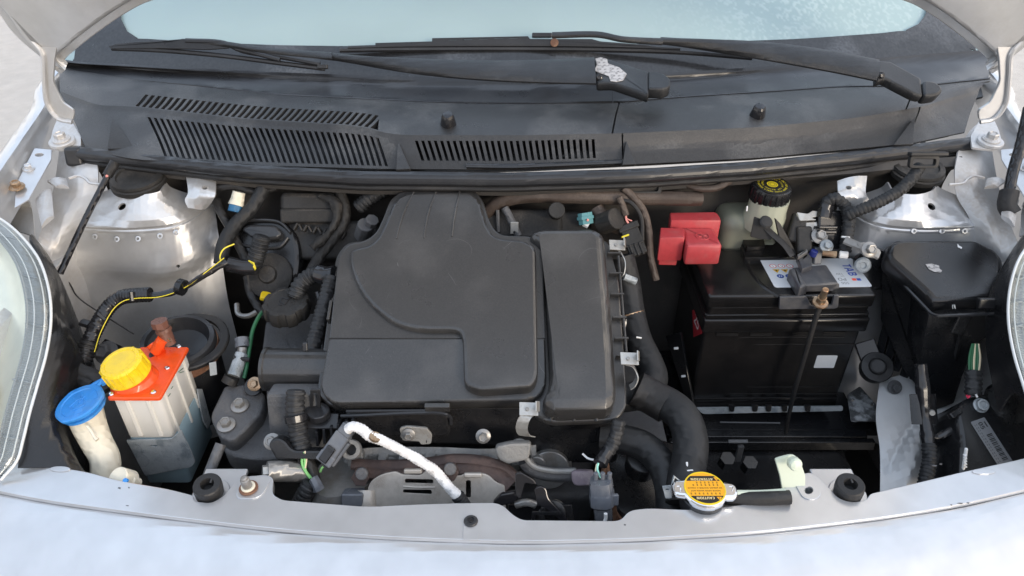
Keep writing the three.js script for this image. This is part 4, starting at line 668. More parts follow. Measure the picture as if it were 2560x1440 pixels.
  clipAt([[1562, 908, -0.685], [1580, 914, -0.68], [1592, 938, -0.672], [1586, 958, -0.668], [1574, 968, -0.668]], V(0, 0.0015, 0.006), onZ(1574, 896, -0.68));
  clipAt([[1330, 1030, -0.618], [1312, 1045, -0.612], [1304, 1070, -0.61], [1310, 1088, -0.612], [1324, 1092, -0.615]], V(0.007, 0.0, 0.001), onZ(1322, 1022, -0.618));
  part(t, 'bracket', block(frame(onZ(1286, 570, -0.93), V(0, 0.3, 1)), 0.012, 0.018, 0.002), mat.zinc);
  part(t, 'rivet', cyl(onZ(1286, 580, -0.9295), V(0, 0.3, 1), 0.0022, 0.0015), mat.smoothBlack);
}

// ---------------------------------------------------------------- engine
{
  const t = thing('engine', 'grimy engine under the air filter housing with cast mount, black valve cover and heat shield', 'engine', V(0, 0.36, -0.75));
  part(t, 'valve_cover', plate(wallZ(-0.664, 0.12), [[820, 1018], [1340, 1014], [1360, 1040], [1545, 1060], [1545, 1160], [1380, 1160], [1300, 1118, 0.02], [1150, 1112, 0.03], [900, 1112, 0.02], [830, 1120]], { d: 0.16, b: 0.005, r: 0.01 }), mat.black);
  part(t, 'cover_step', plate(wallZ(-0.652, 0.12), [[862, 1032, 0.004], [1120, 1030, 0.012], [1128, 1092, 0.01], [1060, 1096, 0.01], [880, 1090, 0.006]], { d: 0.02, b: 0.004, bs: 3, r: 0.006 }), mat.black);
  part(t, 'cover_rail', [sweep([onZ(866, 1028, -0.648), onZ(1112, 1026, -0.648)], 0.0022, { sides: 6 }), sweep([onZ(852, 1040, -0.646), onZ(1120, 1038, -0.646), onZ(1128, 1060, -0.648)], 0.0024, { sides: 6 })], mat.smoothBlack);
  for (let i = 0; i < 6; i++) part(t, 'rib', block(wallZ(-0.645, 0.3), 0.003, 0.02, 0.02, { at: inF(wallZ(-0.645, 0.3), onF(wallZ(-0.645, 0.3), 792 + i * 18, 1098 - i * 6)), r: 0.0006 }), mat.smoothBlack);
  // block below and the left end cover
  part(t, 'engine_block', block(frame(V(-0.02, 0.62, -0.8), UP), 0.5, 0.3, 0.26, { r: 0.01 }), mat.castDark);
  part(t, 'end_cover', plate(flat(0.757), [[655, 872, 0.006], [664, 800, 0.01], [690, 782, 0.01], [808, 782, 0.004], [808, 1000, 0.004], [668, 1000, 0.004]], { d: 0.12, b: 0.004, r: 0.008 }), mat.castDark);
  part(t, 'end_cover_side', plate(wallZ(-0.662, 0.25), [[664, 985], [790, 985], [812, 1130], [700, 1126], [674, 1100]], { d: 0.03, b: 0.004, r: 0.006 }), mat.castDark);
  part(t, 'flange', plate(wallZ(-0.63, 0.6), [[668, 1112, 0.006], [686, 1092, 0.008], [712, 1100, 0.006], [730, 1126, 0.01], [800, 1126], [820, 1148], [690, 1150]], { d: 0.02, b: 0.003 }), mat.black);
  bolt(t, onZ(681, 1104, -0.626), V(0, 0.75, 0.65), 0.0105, mat.steel);
  // cast mount with two big bolts
  const mf = plane3(onZ(560, 960, -0.735), onZ(690, 965, -0.735), onZ(600, 1090, -0.655));
  part(t, 'engine_mount', plate(mf, [[562, 962, 0.006], [628, 958, 0.008], [664, 985, 0.008], [655, 1030, 0.01], [612, 1076, 0.014], [580, 1106, 0.014], [548, 1090, 0.01], [524, 1040, 0.01]], { d: 0.03, b: 0.004, bs: 3 }), mat.castDark);
  part(t, 'mount_base', plate(lift(mf, -0.024), [[545, 1090], [620, 1080], [668, 1010], [700, 1030], [742, 1140, 0.01], [640, 1150, 0.02], [566, 1135, 0.01]], { d: 0.04, b: 0.005, r: 0.01, bs: 3 }), mat.castDark);
  bolt(t, onF(lift(mf, 0.001), 600, 1015), mf.n, 0.0118, mat.steel); bolt(t, onF(lift(mf, 0.001), 566, 1063), mf.n, 0.0118, mat.steel); bolt(t, onF(lift(mf, 0.001), 619, 978), mf.n, 0.006, mat.castDark);
  part(t, 'boss', cyl(onZ(637, 968, -0.72), V(0, 0.7, 0.7), 0.012, 0.008), mat.black);
  bolt(t, onZ(637, 960, -0.712), V(0, 0.7, 0.7), 0.0095, mat.brass);
  // filler cap
  const cp = onY(719, 775, 0.808), fl = (a, r) => r * (1 - 0.085 * sstep(0.15, 0.4, Math.cos(8 * a + 0.6)));
  const cap = part(t, 'oil_filler_cap', rev(cp, V(0.02, 1, 0.1), [[0.027, -0.008], [0.031, -0.006], [0.033, 0], [0.033, 0.012], [0.031, 0.0165], [0.0248, 0.0178], [0.0242, 0.0168]], { seg: 96, mod: (a, r, h) => (h > 0.017 ? r : fl(a, r)) }), mat.dusty);
  const capF = frame(cp.clone().addScaledVector(V(0.02, 1, 0.1).normalize(), 0.0172), V(0.02, 1, 0.1));
  const can = (l) => sweep(l.map(([a, b]) => fromF(capF, a / 1000, b / 1000, 0.0002)), 0.0007, { sides: 6, step: 0.001 });
  part(cap, 'oil_can_emblem', [can([[-6, 6], [-7, -2]]), can([[-7, -2], [1, -8]]), can([[1, -8], [4, 3]]), can([[4, 3], [-6, 6]]), can([[4, 4], [8, 8]]), can([[-8, -7], [-3, -10]])], mat.gloss);
  for (let i = 0; i < 7; i++) part(cap, 'letter', block(capF, 0.002, 0.0026, 0.001, { at: [0.009 + 0.004 * (i % 2), 0.01 - i * 0.0032], r: 0.0003, off: 0.0006 }), mat.dusty);
  part(t, 'dipstick_handle', plate(plane3(onZ(650, 728, -0.86), onZ(690, 742, -0.86), onZ(652, 746, -0.845)), [[654, 726, 0.004], [672, 728, 0.004], [692, 740, 0.002], [676, 748, 0.002], [650, 744, 0.004]], { d: 0.006, b: 0.002 }), mat.yellow);
  // cylinder head strip, brackets, manifold flange, heat shield
  const hs = zs([[860, 1125, -0.648], [960, 1118, -0.65], [1100, 1118, -0.65], [1220, 1122, -0.65], [1340, 1112, -0.655]]);
  part(t, 'cylinder_head', patch(surf([hs, shift(hs, 0, -0.012, 0.012), shift(hs, 0, -0.03, 0.012), shift(hs, 0, -0.06, 0.006)]), { nu: 80, nv: 20, th: 0.01, bump: (u, v) => 0.004 * Math.sign(Math.sin(u * 58)) * sstep(0.1, 0.3, v) + 0.003 * fbm(u, v, 16, 2, 88) }), mat.cast);
  const lug = (x, y, z, r, m = mat.cast) => { part(t, 'lug', [ring(onZ(x, y, z), V(0, 0.72, 0.7), r * 0.55, r, 0.008, { seg: 28 }), block(frame(onZ(x + 8, y + 26, z - 0.004), V(0, 0.4, 1)), r * 1.6, 0.02, 0.012)], m); part(t, 'lug_hole_shade', cyl(onZ(x, y, z).add(V(0, -0.003, -0.003)), V(0, 0.72, 0.7), r * 0.56, 0.004), mat.smoothBlack); };  // black disc inside the ring stands in for the shaded bore
  lug(880, 1124, -0.625, 0.0125); lug(1298, 1122, -0.63, 0.013);
  part(t, 'head_bracket', plate(wallZ(-0.632, 0.4), [[1236, 1118, 0.006], [1280, 1108, 0.006], [1330, 1108, 0.006], [1322, 1150, 0.004], [1270, 1162, 0.004], [1246, 1150, 0.006]], { d: 0.012, b: 0.003 }), mat.cast);
  const tag = wallZ(-0.638, 0.3);
  part(t, 'lifting_plate', plate(tag, [[998, 1070, 0.004], [1018, 1066, 0.002], [1066, 1070, 0.003], [1080, 1086, 0.003], [1078, 1110, 0.003], [1052, 1112, 0.002], [1048, 1104, 0.002], [1006, 1102, 0.003]], { d: 0.004, b: 0.0008, holes: [oval(1004, 1090, 3, 6, 10), oval(1066, 1104, 3, 6, 10)] }), mat.zinc);
  bolt(t, onF(lift(tag, 0.001), 1022, 1086), tag.n, 0.0082, mat.steel); bolt(t, onZ(1208, 1090, -0.635), V(0, 0.5, 0.85), 0.0095, mat.steel);
  const gk = zs([[880, 1160, -0.622], [960, 1164, -0.62], [1060, 1158, -0.62], [1140, 1148, -0.622], [1220, 1156, -0.62], [1270, 1176, -0.614], [1290, 1200, -0.606]]);
  part(t, 'manifold_flange', sweep(gk, 0.008, { sides: 10, flatY: 0.75 }), mat.rustDark);
  const gk2 = zs([[890, 1180, -0.612], [1000, 1184, -0.61], [1100, 1174, -0.612], [1180, 1172, -0.612], [1250, 1190, -0.604], [1276, 1216, -0.594]]);
  part(t, 'manifold_flange', sweep(gk2, 0.0105, { sides: 10, flatY: 0.6 }), mat.rustDark);
  for (const [x, y] of [[906, 1178], [1126, 1166]]) { part(t, 'stud_nut', cyl(onZ(x, y + 8, -0.6), V(0, 0.5, 0.85), 0.011, 0.014, { seg: 6 }), mat.rustDark); part(t, 'stud_nut', cyl(onZ(x, y + 4, -0.588), V(0, 0.5, 0.85), 0.0075, 0.006, { seg: 14 }), mat.castDark); }
  const SF = frame(V(0, 0.694, -0.572), V(0, 0.55, 0.83));
  const shieldShape = (() => { const s = roundPath(to2(SF, [[918, 1210, 0.012], [950, 1186, 0.02], [990, 1178, 0.006], [1004, 1186, 0.004], [1052, 1188, 0.004], [1062, 1178, 0.006], [1120, 1184, 0.004], [1150, 1190, 0.004], [1166, 1182, 0.004], [1218, 1184, 0.012], [1240, 1206, 0.01], [1262, 1214, 0.003], [1266, 1300, 0.003], [925, 1310, 0.02]]), 0.01); for (const h of [[[1010, 1194], [1086, 1196], [1086, 1213], [1008, 1211]], [[1005, 1221], [1082, 1222], [1082, 1240], [1004, 1236]], [[1162, 1198], [1180, 1198], [1180, 1248], [1162, 1248]]]) s.holes.push(roundPath(to2(SF, h), 0.004, THREE.Path)); return s; })();
  part(t, 'heat_shield', extrude(SF, shieldShape, 0.0036, 0.0012, 2, 8), mat.shield, 'pale heat shield with three slots');
  part(t, 'shield_side', sweep([onZ(918, 1225, -0.588), onZ(916, 1262, -0.575), onZ(924, 1300, -0.565)], 0.012, { sides: 12 }), mat.shield);
  part(t, 'shield_emboss', sweep([fromF(SF, 0.01, -0.02, 0.0004), ...[[1008, 1216], [1040, 1218], [1088, 1218]].map(([x, y]) => onF(lift(SF, 0.0002), x, y))].slice(1), 0.0012, { sides: 6 }), mat.shield);
  for (const [x, y] of [[1032, 1180], [1182, 1190]]) part(t, 'shield_clip', block(frame(onZ(x, y, -0.588), V(0, 0.5, 1)), 0.022, 0.006, 0.006), mat.shield);
  part(t, 'exhaust', rev(onZ(850, 1300, -0.60), V(0.12, 1, -0.1), [[0.05, 0], [0.048, 0.03], [0.04, 0.06], [0.034, 0.075]], { seg: 24, mod: (a, r) => r * (1 + 0.1 * Math.cos(3 * a)) }), mat.steel);
  part(t, 'sensor_block', block(frame(onZ(880, 1252, -0.57), V(0, 0.5, 1)), 0.026, 0.016, 0.02), mat.greyPlug);
  // pipe and bracket to the right
  part(t, 'bracket_arm', sweep(zs([[1312, 1150, -0.622], [1330, 1172, -0.618], [1370, 1184, -0.612], [1440, 1188, -0.606]]), 0.0085, { sides: 10, flatY: 1.3 }), mat.castDark);
  part(t, 'bracket_arm', sweep(zs([[1312, 1142, -0.618], [1332, 1164, -0.613], [1372, 1176, -0.607], [1440, 1178, -0.6]]), 0.0035, { sides: 8 }), mat.cast);
  const vf = frame(onZ(1456, 1192, -0.592), V(0, 0.6, 0.8));
  part(t, 'rusty_end_plate', plate(vf, [[1428, 1182, 0.002], [1436, 1176, 0.002], [1484, 1178, 0.002], [1488, 1202, 0.002], [1480, 1214, 0.004], [1440, 1216, 0.004], [1430, 1206, 0.003]], { d: 0.012, b: 0.002 }), mat.violet);
  part(t, 'pulley', [cyl(onZ(1372, 1162, -0.65), V(0, 0.4, 1), 0.026, 0.016, { seg: 30 }), cyl(onZ(1340, 1152, -0.645), V(0, 0.4, 1), 0.012, 0.014)], mat.steel);
  part(t, 'side_plate', block(frame(onZ(1405, 1158, -0.65), V(0, 0.3, 1)), 0.026, 0.03, 0.004), mat.steel);
  part(t, 'gearbox', [rev(onZ(1640, 1230, -0.66), V(0.1, 1, 0.1), [[0.09, -0.08], [0.088, 0], [0.07, 0.02], [0.04, 0.026]], { seg: 28, mod: (a, r) => r * (1 + 0.06 * Math.cos(5 * a)) }), block(frame(onZ(1900, 1180, -0.75), UP), 0.3, 0.16, 0.12, { r: 0.02 }), cyl(onZ(1600, 1170, -0.64), V(0, 1, 0.3), 0.02, 0.03), cyl(onZ(1812, 1160, -0.74), V(0, 1, 0.3), 0.012, 0.02, { seg: 6 }), cyl(onZ(1868, 1170, -0.74), V(0, 1, 0.3), 0.012, 0.02, { seg: 6 })], mat.black);
  part(t, 'rust_plate', plate(wallZ(-0.63, 0.2), [[1520, 1145], [1545, 1290], [1560, 1310], [1500, 1310], [1500, 1200]], { d: 0.01, b: 0.001 }), mat.rust);
  // dark back-of-engine pieces
  part(t, 'intake_runner', [block(frame(onZ(770, 505, -0.975), V(0.05, 0.6, 0.8)), 0.085, 0.03, 0.05, { r: 0.008 }), block(frame(onZ(775, 540, -0.96), V(0.05, 0.4, 0.9)), 0.09, 0.022, 0.05, { r: 0.004 }), block(frame(onZ(830, 600, -0.95), V(0, 0.6, 0.8)), 0.14, 0.06, 0.05, { r: 0.006 })], mat.dusty);
  part(t, 'ribbed_rail', Array.from({ length: 11 }, (_, i) => block(frame(onZ(738 + i * 12, 566 + i * 2.2, -0.945), V(0, 0.6, 0.8)), 0.0035, 0.012, 0.01, { turn: i % 2 ? 0.5 : -0.5 })), mat.dusty);
  part(t, 'sensor', [cyl(onZ(905, 590, -0.945), V(0.4, 1, 0.4), 0.012, 0.03), cyl(onZ(925, 562, -0.94), V(0.5, 1, 0.4), 0.01, 0.014, { seg: 8 })], mat.castDark);
  part(t, 'back_box', [block(frame(onZ(1300, 560, -0.95), V(0, 0.7, 0.7)), 0.13, 0.05, 0.04, { r: 0.01 }), block(frame(onZ(1430, 560, -0.955), V(0, 0.6, 0.8)), 0.06, 0.04, 0.03, { r: 0.008 }), cyl(onZ(1505, 560, -0.945), V(0.6, 0.6, 0.5), 0.016, 0.03), cyl(onZ(1390, 530, -0.95), V(0, 0.6, 0.8), 0.012, 0.02)], mat.dusty);
}
// bonnet catch behind the slam panel
{
  const t = thing('bonnet_latch', 'black steel bonnet latch hooked behind the notch of the slam panel', 'latch', onZ(1340, 1310, -0.56));
  const f = frame(onZ(1330, 1230, -0.548), V(0, 0.5, 0.85));
  part(t, 'lever', plate(f, [[1288, 1184, 0.002], [1302, 1180, 0.003], [1336, 1200, 0.004], [1342, 1212, 0.002], [1312, 1208, 0.003], [1302, 1250, 0.003], [1288, 1240, 0.003]], { d: 0.004, b: 0.0012 }), mat.gloss);
  part(t, 'arm', plate(lift(f, -0.012), [[1232, 1256, 0.003], [1250, 1236, 0.003], [1290, 1228, 0.003], [1296, 1250, 0.003], [1270, 1262, 0.003], [1236, 1270, 0.003]], { d: 0.008, b: 0.002 }), mat.gloss);
  part(t, 'hook', plate(lift(f, 0.004), [[1334, 1222, 0.006], [1352, 1214, 0.006], [1366, 1222, 0.004], [1370, 1246, 0.006], [1412, 1290, 0.004], [1430, 1310, 0.003], [1412, 1312, 0.003], [1366, 1272, 0.006], [1344, 1264, 0.006]], { d: 0.004, b: 0.0012 }), mat.gloss);
  part(t, 'base_plate', plate(lift(f, -0.02), [[1270, 1262], [1430, 1262], [1440, 1330], [1280, 1330]], { d: 0.004, b: 0.001 }), mat.black);
  part(t, 'cable_end', [sweep(zs([[1290, 1262, -0.552], [1320, 1256, -0.55], [1338, 1262, -0.55]]), 0.0045, { sides: 10 })], mat.steel);
  part(t, 'spring_drum', [cyl(onZ(1380, 1288, -0.555), V(0, 0.7, 0.7), 0.02, 0.01), ring(onZ(1380, 1286, -0.545), V(0, 0.7, 0.7), 0.009, 0.016, 0.003)], mat.black);
  part(t, 'stay', plate(lift(f, 0.006), [[1330, 1280], [1410, 1280], [1412, 1288], [1338, 1288], [1336, 1310], [1328, 1310]], { d: 0.003, b: 0.0006, r: 0.002 }), mat.black);
}

// ---------------------------------------------------------------- hoses and looms; points are [pixel x, pixel y, z]
function line(name, label, category, pieces, base, group) {
  const pts = pieces.map(([, m, l, r, o]) => [m, zs(l), r, o]), c = base ?? pts[0][1][0];
  const t = thing(name, label, category, c, group);
  pieces.forEach(([n, m, l, r, o]) => part(t, n, sweep(zs(l), r, o), m));
  return t;
}
{
  line('radiator_hose', 'thick black upper radiator hose bending down to the filler cap', 'hose', [
    ['tube', mat.hose, [[1600, 985, -0.70], [1650, 1000, -0.69], [1705, 1040, -0.66], [1726, 1100, -0.63], [1722, 1160, -0.60], [1712, 1210, -0.57], [1710, 1260, -0.55]], 0.0215, { sides: 22 }],
    ['sleeve', mat.rubber, [[1590, 972, -0.703], [1625, 990, -0.696], [1668, 1015, -0.68]], 0.0232, { sides: 22 }]]);
  const rh = line('radiator_hose', 'black lower radiator hose marked with a small white letter beside the thicker hose', 'hose', [
    ['tube', mat.hose, [[1500, 1092, -0.655], [1555, 1098, -0.65], [1610, 1115, -0.64], [1650, 1155, -0.62], [1672, 1210, -0.595], [1680, 1290, -0.56]], 0.0185, { sides: 22 }]]);
  const paint = (p, n, draw, w) => sheet(frame(p, n), [0, 0], w, w, 0, 0.0005, 0.0005);
  const glyph = (ch) => labelMat(64, 64, (g) => { g.fillStyle = '#26282b'; g.fillRect(0, 0, 64, 64); g.fillStyle = '#cfd2d2'; g.font = 'bold 58px sans-serif'; g.textAlign = 'center'; g.textBaseline = 'middle'; g.save(); g.translate(32, 32); g.rotate(Math.PI); g.fillText(ch, 0, 0); g.restore(); }, 0.8);
  part(rh, 'white_mark', [sweep(zs([[1548, 1072, -0.6335], [1558, 1076, -0.633]]), 0.0012, { sides: 6 }), sweep(zs([[1556, 1068, -0.6335], [1547, 1082, -0.633]]), 0.001, { sides: 6 })], mat.white);
  const h1 = scene.getObjectByName('radiator_hose');
  part(h1, 'white_mark', [sweep(zs([[1717, 1156, -0.583], [1718, 1166, -0.578], [1720, 1176, -0.573]]), 0.0013, { sides: 6 }), sweep(zs([[1707, 1179, -0.5725], [1720, 1177, -0.5715], [1732, 1176, -0.5725]]), 0.0013, { sides: 6 })], mat.white);
  line('breather_hose', 'black air hose running down the right side of the filter housing', 'hose', [
    ['tube', mat.hose, [[1552, 640, -0.90], [1568, 710, -0.88], [1578, 780, -0.85], [1596, 850, -0.81], [1624, 910, -0.775], [1634, 948, -0.75], [1610, 980, -0.725], [1560, 994, -0.71], [1520, 990, -0.71]], 0.0195, { sides: 20 }],
    ['clamp_band', mat.brass, [[1576, 783, -0.848], [1580, 797, -0.843]], 0.0206, { sides: 20 }], ['clamp_tail', mat.zinc, [[1548, 790, -0.828], [1562, 800, -0.826], [1560, 818, -0.82]], 0.0028, { sides: 8 }],
    ['paint_dash', mat.white, [[1591, 843, -0.7915], [1604, 845, -0.7905]], 0.0012, { sides: 6 }], ['spring_clamp', mat.galv, [[1560, 692, -0.868], [1590, 704, -0.866]], 0.0055, { sides: 10 }]]);
  line('heater_hose', 'dull brown heater hose crossing behind the filter housing', 'hose', [
    ['tube', mat.oldHose, [[1212, 535, -0.965], [1250, 505, -0.965], [1310, 491, -0.965], [1420, 491, -0.965], [1560, 494, -0.965], [1680, 496, -0.968], [1752, 497, -0.975]], 0.0108, { sides: 14, wob: 0.08 }]]);
  line('heater_hose', 'thin old hose curving down beside the blue injector plug', 'hose', [
    ['tube', mat.oldHose, [[1560, 470, -0.962], [1585, 495, -0.955], [1610, 530, -0.945], [1622, 580, -0.93], [1626, 640, -0.915], [1640, 700, -0.9]], 0.0055, { sides: 12 }],
    ['tube', mat.rubber, [[1545, 500, -0.95], [1575, 505, -0.945], [1602, 540, -0.935], [1606, 600, -0.92]], 0.003, { sides: 8 }]]);
  line('heater_hose', 'short brown hose tucked under the seal behind the red cover', 'hose', [['tube', mat.oldHose, [[1705, 455, -0.985], [1740, 470, -0.975], [1790, 470, -0.975], [1825, 452, -0.985]], 0.005, { sides: 12 }]]);
  line('coolant_pipe', 'rusty elbow pipe behind the top edge of the filter housing', 'pipe', [['tube', mat.oldHose, [[1490, 520, -0.965], [1505, 545, -0.955], [1530, 560, -0.945], [1560, 572, -0.94]], 0.012, { sides: 14 }], ['clamp_band', mat.brass, [[1508, 548, -0.954], [1516, 554, -0.951]], 0.0132, { sides: 14 }]]);
  line('engine_hose', 'thin grey pipe standing behind the filter housing tab', 'pipe', [['tube', mat.castDark, [[1262, 520, -0.955], [1275, 545, -0.945], [1296, 590, -0.93]], 0.006, { sides: 10 }], ['tube', mat.castDark, [[1244, 525, -0.955], [1246, 580, -0.94]], 0.003, { sides: 8 }]]);
  line('wiring_loom', 'black corrugated loom climbing along the left edge of the filter housing', 'wiring loom', [
    ['conduit', mat.loom, [[830, 690, -0.83], [822, 720, -0.818], [808, 770, -0.795], [792, 830, -0.765], [780, 880, -0.74], [775, 930, -0.74]], 0.0105, { corr: 0.0062, sides: 16 }],
    ['conduit', mat.loom, [[738, 745, -0.83], [752, 712, -0.842], [775, 692, -0.85], [800, 682, -0.852]], 0.0125, { corr: 0.0062, sides: 16 }],
    ['tape', mat.tape, [[796, 684, -0.848], [818, 690, -0.842], [838, 688, -0.84]], 0.0135, { sides: 14, wob: 0.1 }], ['tie', mat.tape, [[794, 730, -0.82], [800, 752, -0.812]], 0.004, { sides: 8 }]]);
  const l2 = line('wiring_loom', 'black corrugated loom hanging below the inlet stub with green wires at its end', 'wiring loom', [
    ['conduit', mat.loom, [[740, 975, -0.655], [738, 1010, -0.645], [742, 1060, -0.633], [750, 1100, -0.622], [757, 1130, -0.612]], 0.0118, { corr: 0.0062, sides: 16 }],
    ['tie', mat.tape, [[738, 1036, -0.636], [741, 1052, -0.632]], 0.0135, { sides: 16 }],
    ['green_wire', mat.limeWire, [[757, 1130, -0.604], [756, 1160, -0.597], [766, 1182, -0.59], [776, 1195, -0.587]], 0.0018, { sides: 8 }],
    ['green_wire', mat.limeWire, [[760, 1130, -0.603], [762, 1150, -0.598], [764, 1175, -0.592], [780, 1196, -0.587]], 0.0012, { sides: 8 }],
    ['cream_wire', mat.creamWire, [[762, 1128, -0.603], [766, 1145, -0.6], [763, 1170, -0.593]], 0.0012, { sides: 8 }],
    ['black_wire', mat.tape, [[752, 1130, -0.606], [748, 1150, -0.602], [760, 1180, -0.594], [772, 1190, -0.59]], 0.0022, { sides: 8 }],
    ['plain_conduit', mat.rubber, [[770, 1150, -0.605], [782, 1180, -0.596], [788, 1206, -0.588]], 0.007, { sides: 12 }],
    ['conduit', mat.loom, [[780, 1205, -0.585], [765, 1230, -0.578], [745, 1270, -0.57]], 0.011, { corr: 0.0055, sides: 16 }],
    ['torn_tape', mat.greyPlug, [[784, 1196, -0.584], [790, 1206, -0.58], [798, 1224, -0.576]], 0.008, { sides: 7, wob: 0.6 }]]);
  // lambda lead: grey plug, white braided sleeve, black conduit
  const t = line('sensor_lead', 'white sleeved sensor lead running from a grey plug down over the heat shield', 'cable', [
    ['white_sleeve', mat.sleeve, [[868, 1074, -0.604], [882, 1066, -0.604], [905, 1074, -0.602], [925, 1090, -0.598], [952, 1100, -0.595], [1000, 1124, -0.59], [1050, 1152, -0.583], [1090, 1180, -0.577], [1108, 1200, -0.572], [1126, 1222, -0.567], [1148, 1244, -0.562]], 0.0064, { sides: 14, corr: 0.0036, amp: 0.06, wob: 0.2 }],
    ['conduit', mat.loom, [[1143, 1238, -0.5625], [1152, 1250, -0.561], [1168, 1275, -0.556]], 0.0082, { corr: 0.0042, sides: 14 }],
    ['tie', mat.brass, [[936.5, 1095, -0.594], [938.5, 1090.5, -0.594]], 0.0071, { sides: 14 }], ['tail', mat.creamWire, [[874, 1068, -0.603], [866, 1074, -0.606], [876, 1082, -0.602]], 0.002, { sides: 8 }]], onZ(840, 1130, -0.62));
  const cf = frame(onZ(835, 1118, -0.6), V(-0.1, 0.6, 0.8)), ang = -0.62;
  const R = (w, h, d, a, b, off) => { const ca = Math.cos(ang), sa = Math.sin(ang); return block(cf, w, h, d, { at: [a * ca - b * sa, a * sa + b * ca], turn: ang, off }); };
  part(t, 'plug', [R(0.019, 0.034, 0.016, 0, 0.002, 0.003), R(0.017, 0.018, 0.013, 0, 0.022, 0.001), R(0.021, 0.014, 0.018, 0, -0.016, 0.004), R(0.0045, 0.034, 0.008, 0.011, -0.004, -0.002)], mat.greyPlug);
  part(t, 'latch_window', [R(0.011, 0.021, 0.003, -0.001, -0.01, 0.0065), R(0.006, 0.002, 0.001, -0.001, -0.004, 0.0074)], mat.gloss);
  part(t, 'plug_wire', sweep(zs([[800, 1180, -0.6], [803, 1172, -0.602], [808, 1166, -0.604]]), 0.0016, { sides: 6 }), mat.limeWire);
  // grey plug over the slam panel notch
  const t2 = line('sensor_lead', 'upright grey plug on a loom in front of the notch with mint wires', 'cable', [
    ['conduit', mat.loom, [[1548, 1050, -0.622], [1542, 1080, -0.615], [1532, 1110, -0.607], [1520, 1130, -0.6]], 0.0085, { corr: 0.0058, sides: 14 }],
    ['tape', mat.tape, [[1522, 1124, -0.602], [1508, 1145, -0.595], [1500, 1160, -0.588]], 0.009, { sides: 10, wob: 0.3 }],
    ['mint_wire', mat.mintWire, [[1496, 1158, -0.585], [1493, 1170, -0.58], [1496, 1182, -0.575], [1502, 1194, -0.568]], 0.0013, { sides: 6 }],
    ['mint_wire', mat.creamWire, [[1492, 1160, -0.585], [1489, 1180, -0.577], [1494, 1194, -0.57]], 0.001, { sides: 6 }],
    ['white_wire', mat.white, [[1514, 1284, -0.54], [1514, 1298, -0.538], [1508, 1312, -0.535]], 0.0022, { sides: 8 }],
    ['white_wire', mat.white, [[1456, 1134, -0.61], [1470, 1146, -0.606], [1488, 1150, -0.6]], 0.0013, { sides: 6 }]], onZ(1506, 1300, -0.56));
  const p = onZ(1502, 1200, -0.567), d = V(0.1, -0.95, 0.34);
  part(t2, 'plug', [rev(p, d, [[0.0145, 0], [0.0155, 0.004], [0.0155, 0.014], [0.0165, 0.016], [0.0165, 0.03], [0.014, 0.032], [0.0125, 0.034], [0.012, 0.056], [0.011, 0.058]], { seg: 20, mod: (a, r) => r * (0.92 + 0.08 * Math.cos(4 * a)) }), ...[-1, 0, 1].map((k) => cyl(p.clone().add(V(0.008 * k + 0.002, -0.003, -0.001)), V(0, 1, -0.2), 0.0028, 0.012)), block(frame(p.clone().add(V(0.006, -0.017, 0.0165)), V(0.1, 0.4, 0.9)), 0.03, 0.014, 0.006)], mat.greyPlug);
  line('injector_plug', 'small blue green plug behind the top of the filter housing', 'plug', [['plug', mat.teal, [[1462, 532, -0.95], [1466, 560, -0.942]], 0.0115, { sides: 8 }], ['stem', mat.white, [[1460, 556, -0.94], [1472, 562, -0.938]], 0.006, { sides: 8 }], ['ring', mat.teal, [[1463, 541, -0.9475], [1464, 548, -0.9455]], 0.0135, { sides: 8 }], ['pink_dot', mat.pinkWire, [[1467, 549, -0.934], [1471, 551, -0.934]], 0.002, { sides: 6 }]]);
  // multi-way black plug hanging by the spring clip
  const t3 = line('wiring_plug', 'black multi way plug with bare pink wires hanging beside the red cover', 'plug', [['wire', mat.pinkWire, [[1564, 536, -0.94], [1566, 550, -0.936], [1572, 560, -0.932]], 0.0016, { sides: 6 }], ['wire', mat.pinkWire, [[1565, 545, -0.937], [1574, 550, -0.934], [1580, 552, -0.933]], 0.0009, { sides: 6 }], ['sheath', mat.oldHose, [[1548, 492, -0.95], [1558, 515, -0.945], [1565, 538, -0.94]], 0.005, { sides: 10 }]], onZ(1590, 640, -0.9));
  const q = frame(onZ(1584, 600, -0.915), V(-0.15, 0.65, 0.75));
  part(t3, 'plug', [block(q, 0.026, 0.046, 0.018, { turn: 0.34 }), block(q, 0.031, 0.01, 0.02, { turn: 0.34, at: [-0.007, 0.02], off: 0.002 }), block(q, 0.027, 0.003, 0.02, { turn: 0.34, at: [0.002, -0.006], off: 0.001 }), ...[-1, 0, 1].map((k) => block(q, 0.004, 0.02, 0.004, { turn: 0.34, at: [0.004 + k * 0.007, -0.014 + k * 0.002], off: 0.002 }))], mat.dusty);
  part(t3, 'yellow_tab', block(q, 0.012, 0.003, 0.003, { turn: 0.34, at: [-0.012, 0.006], off: 0.003 }), mat.yellowWire);
}

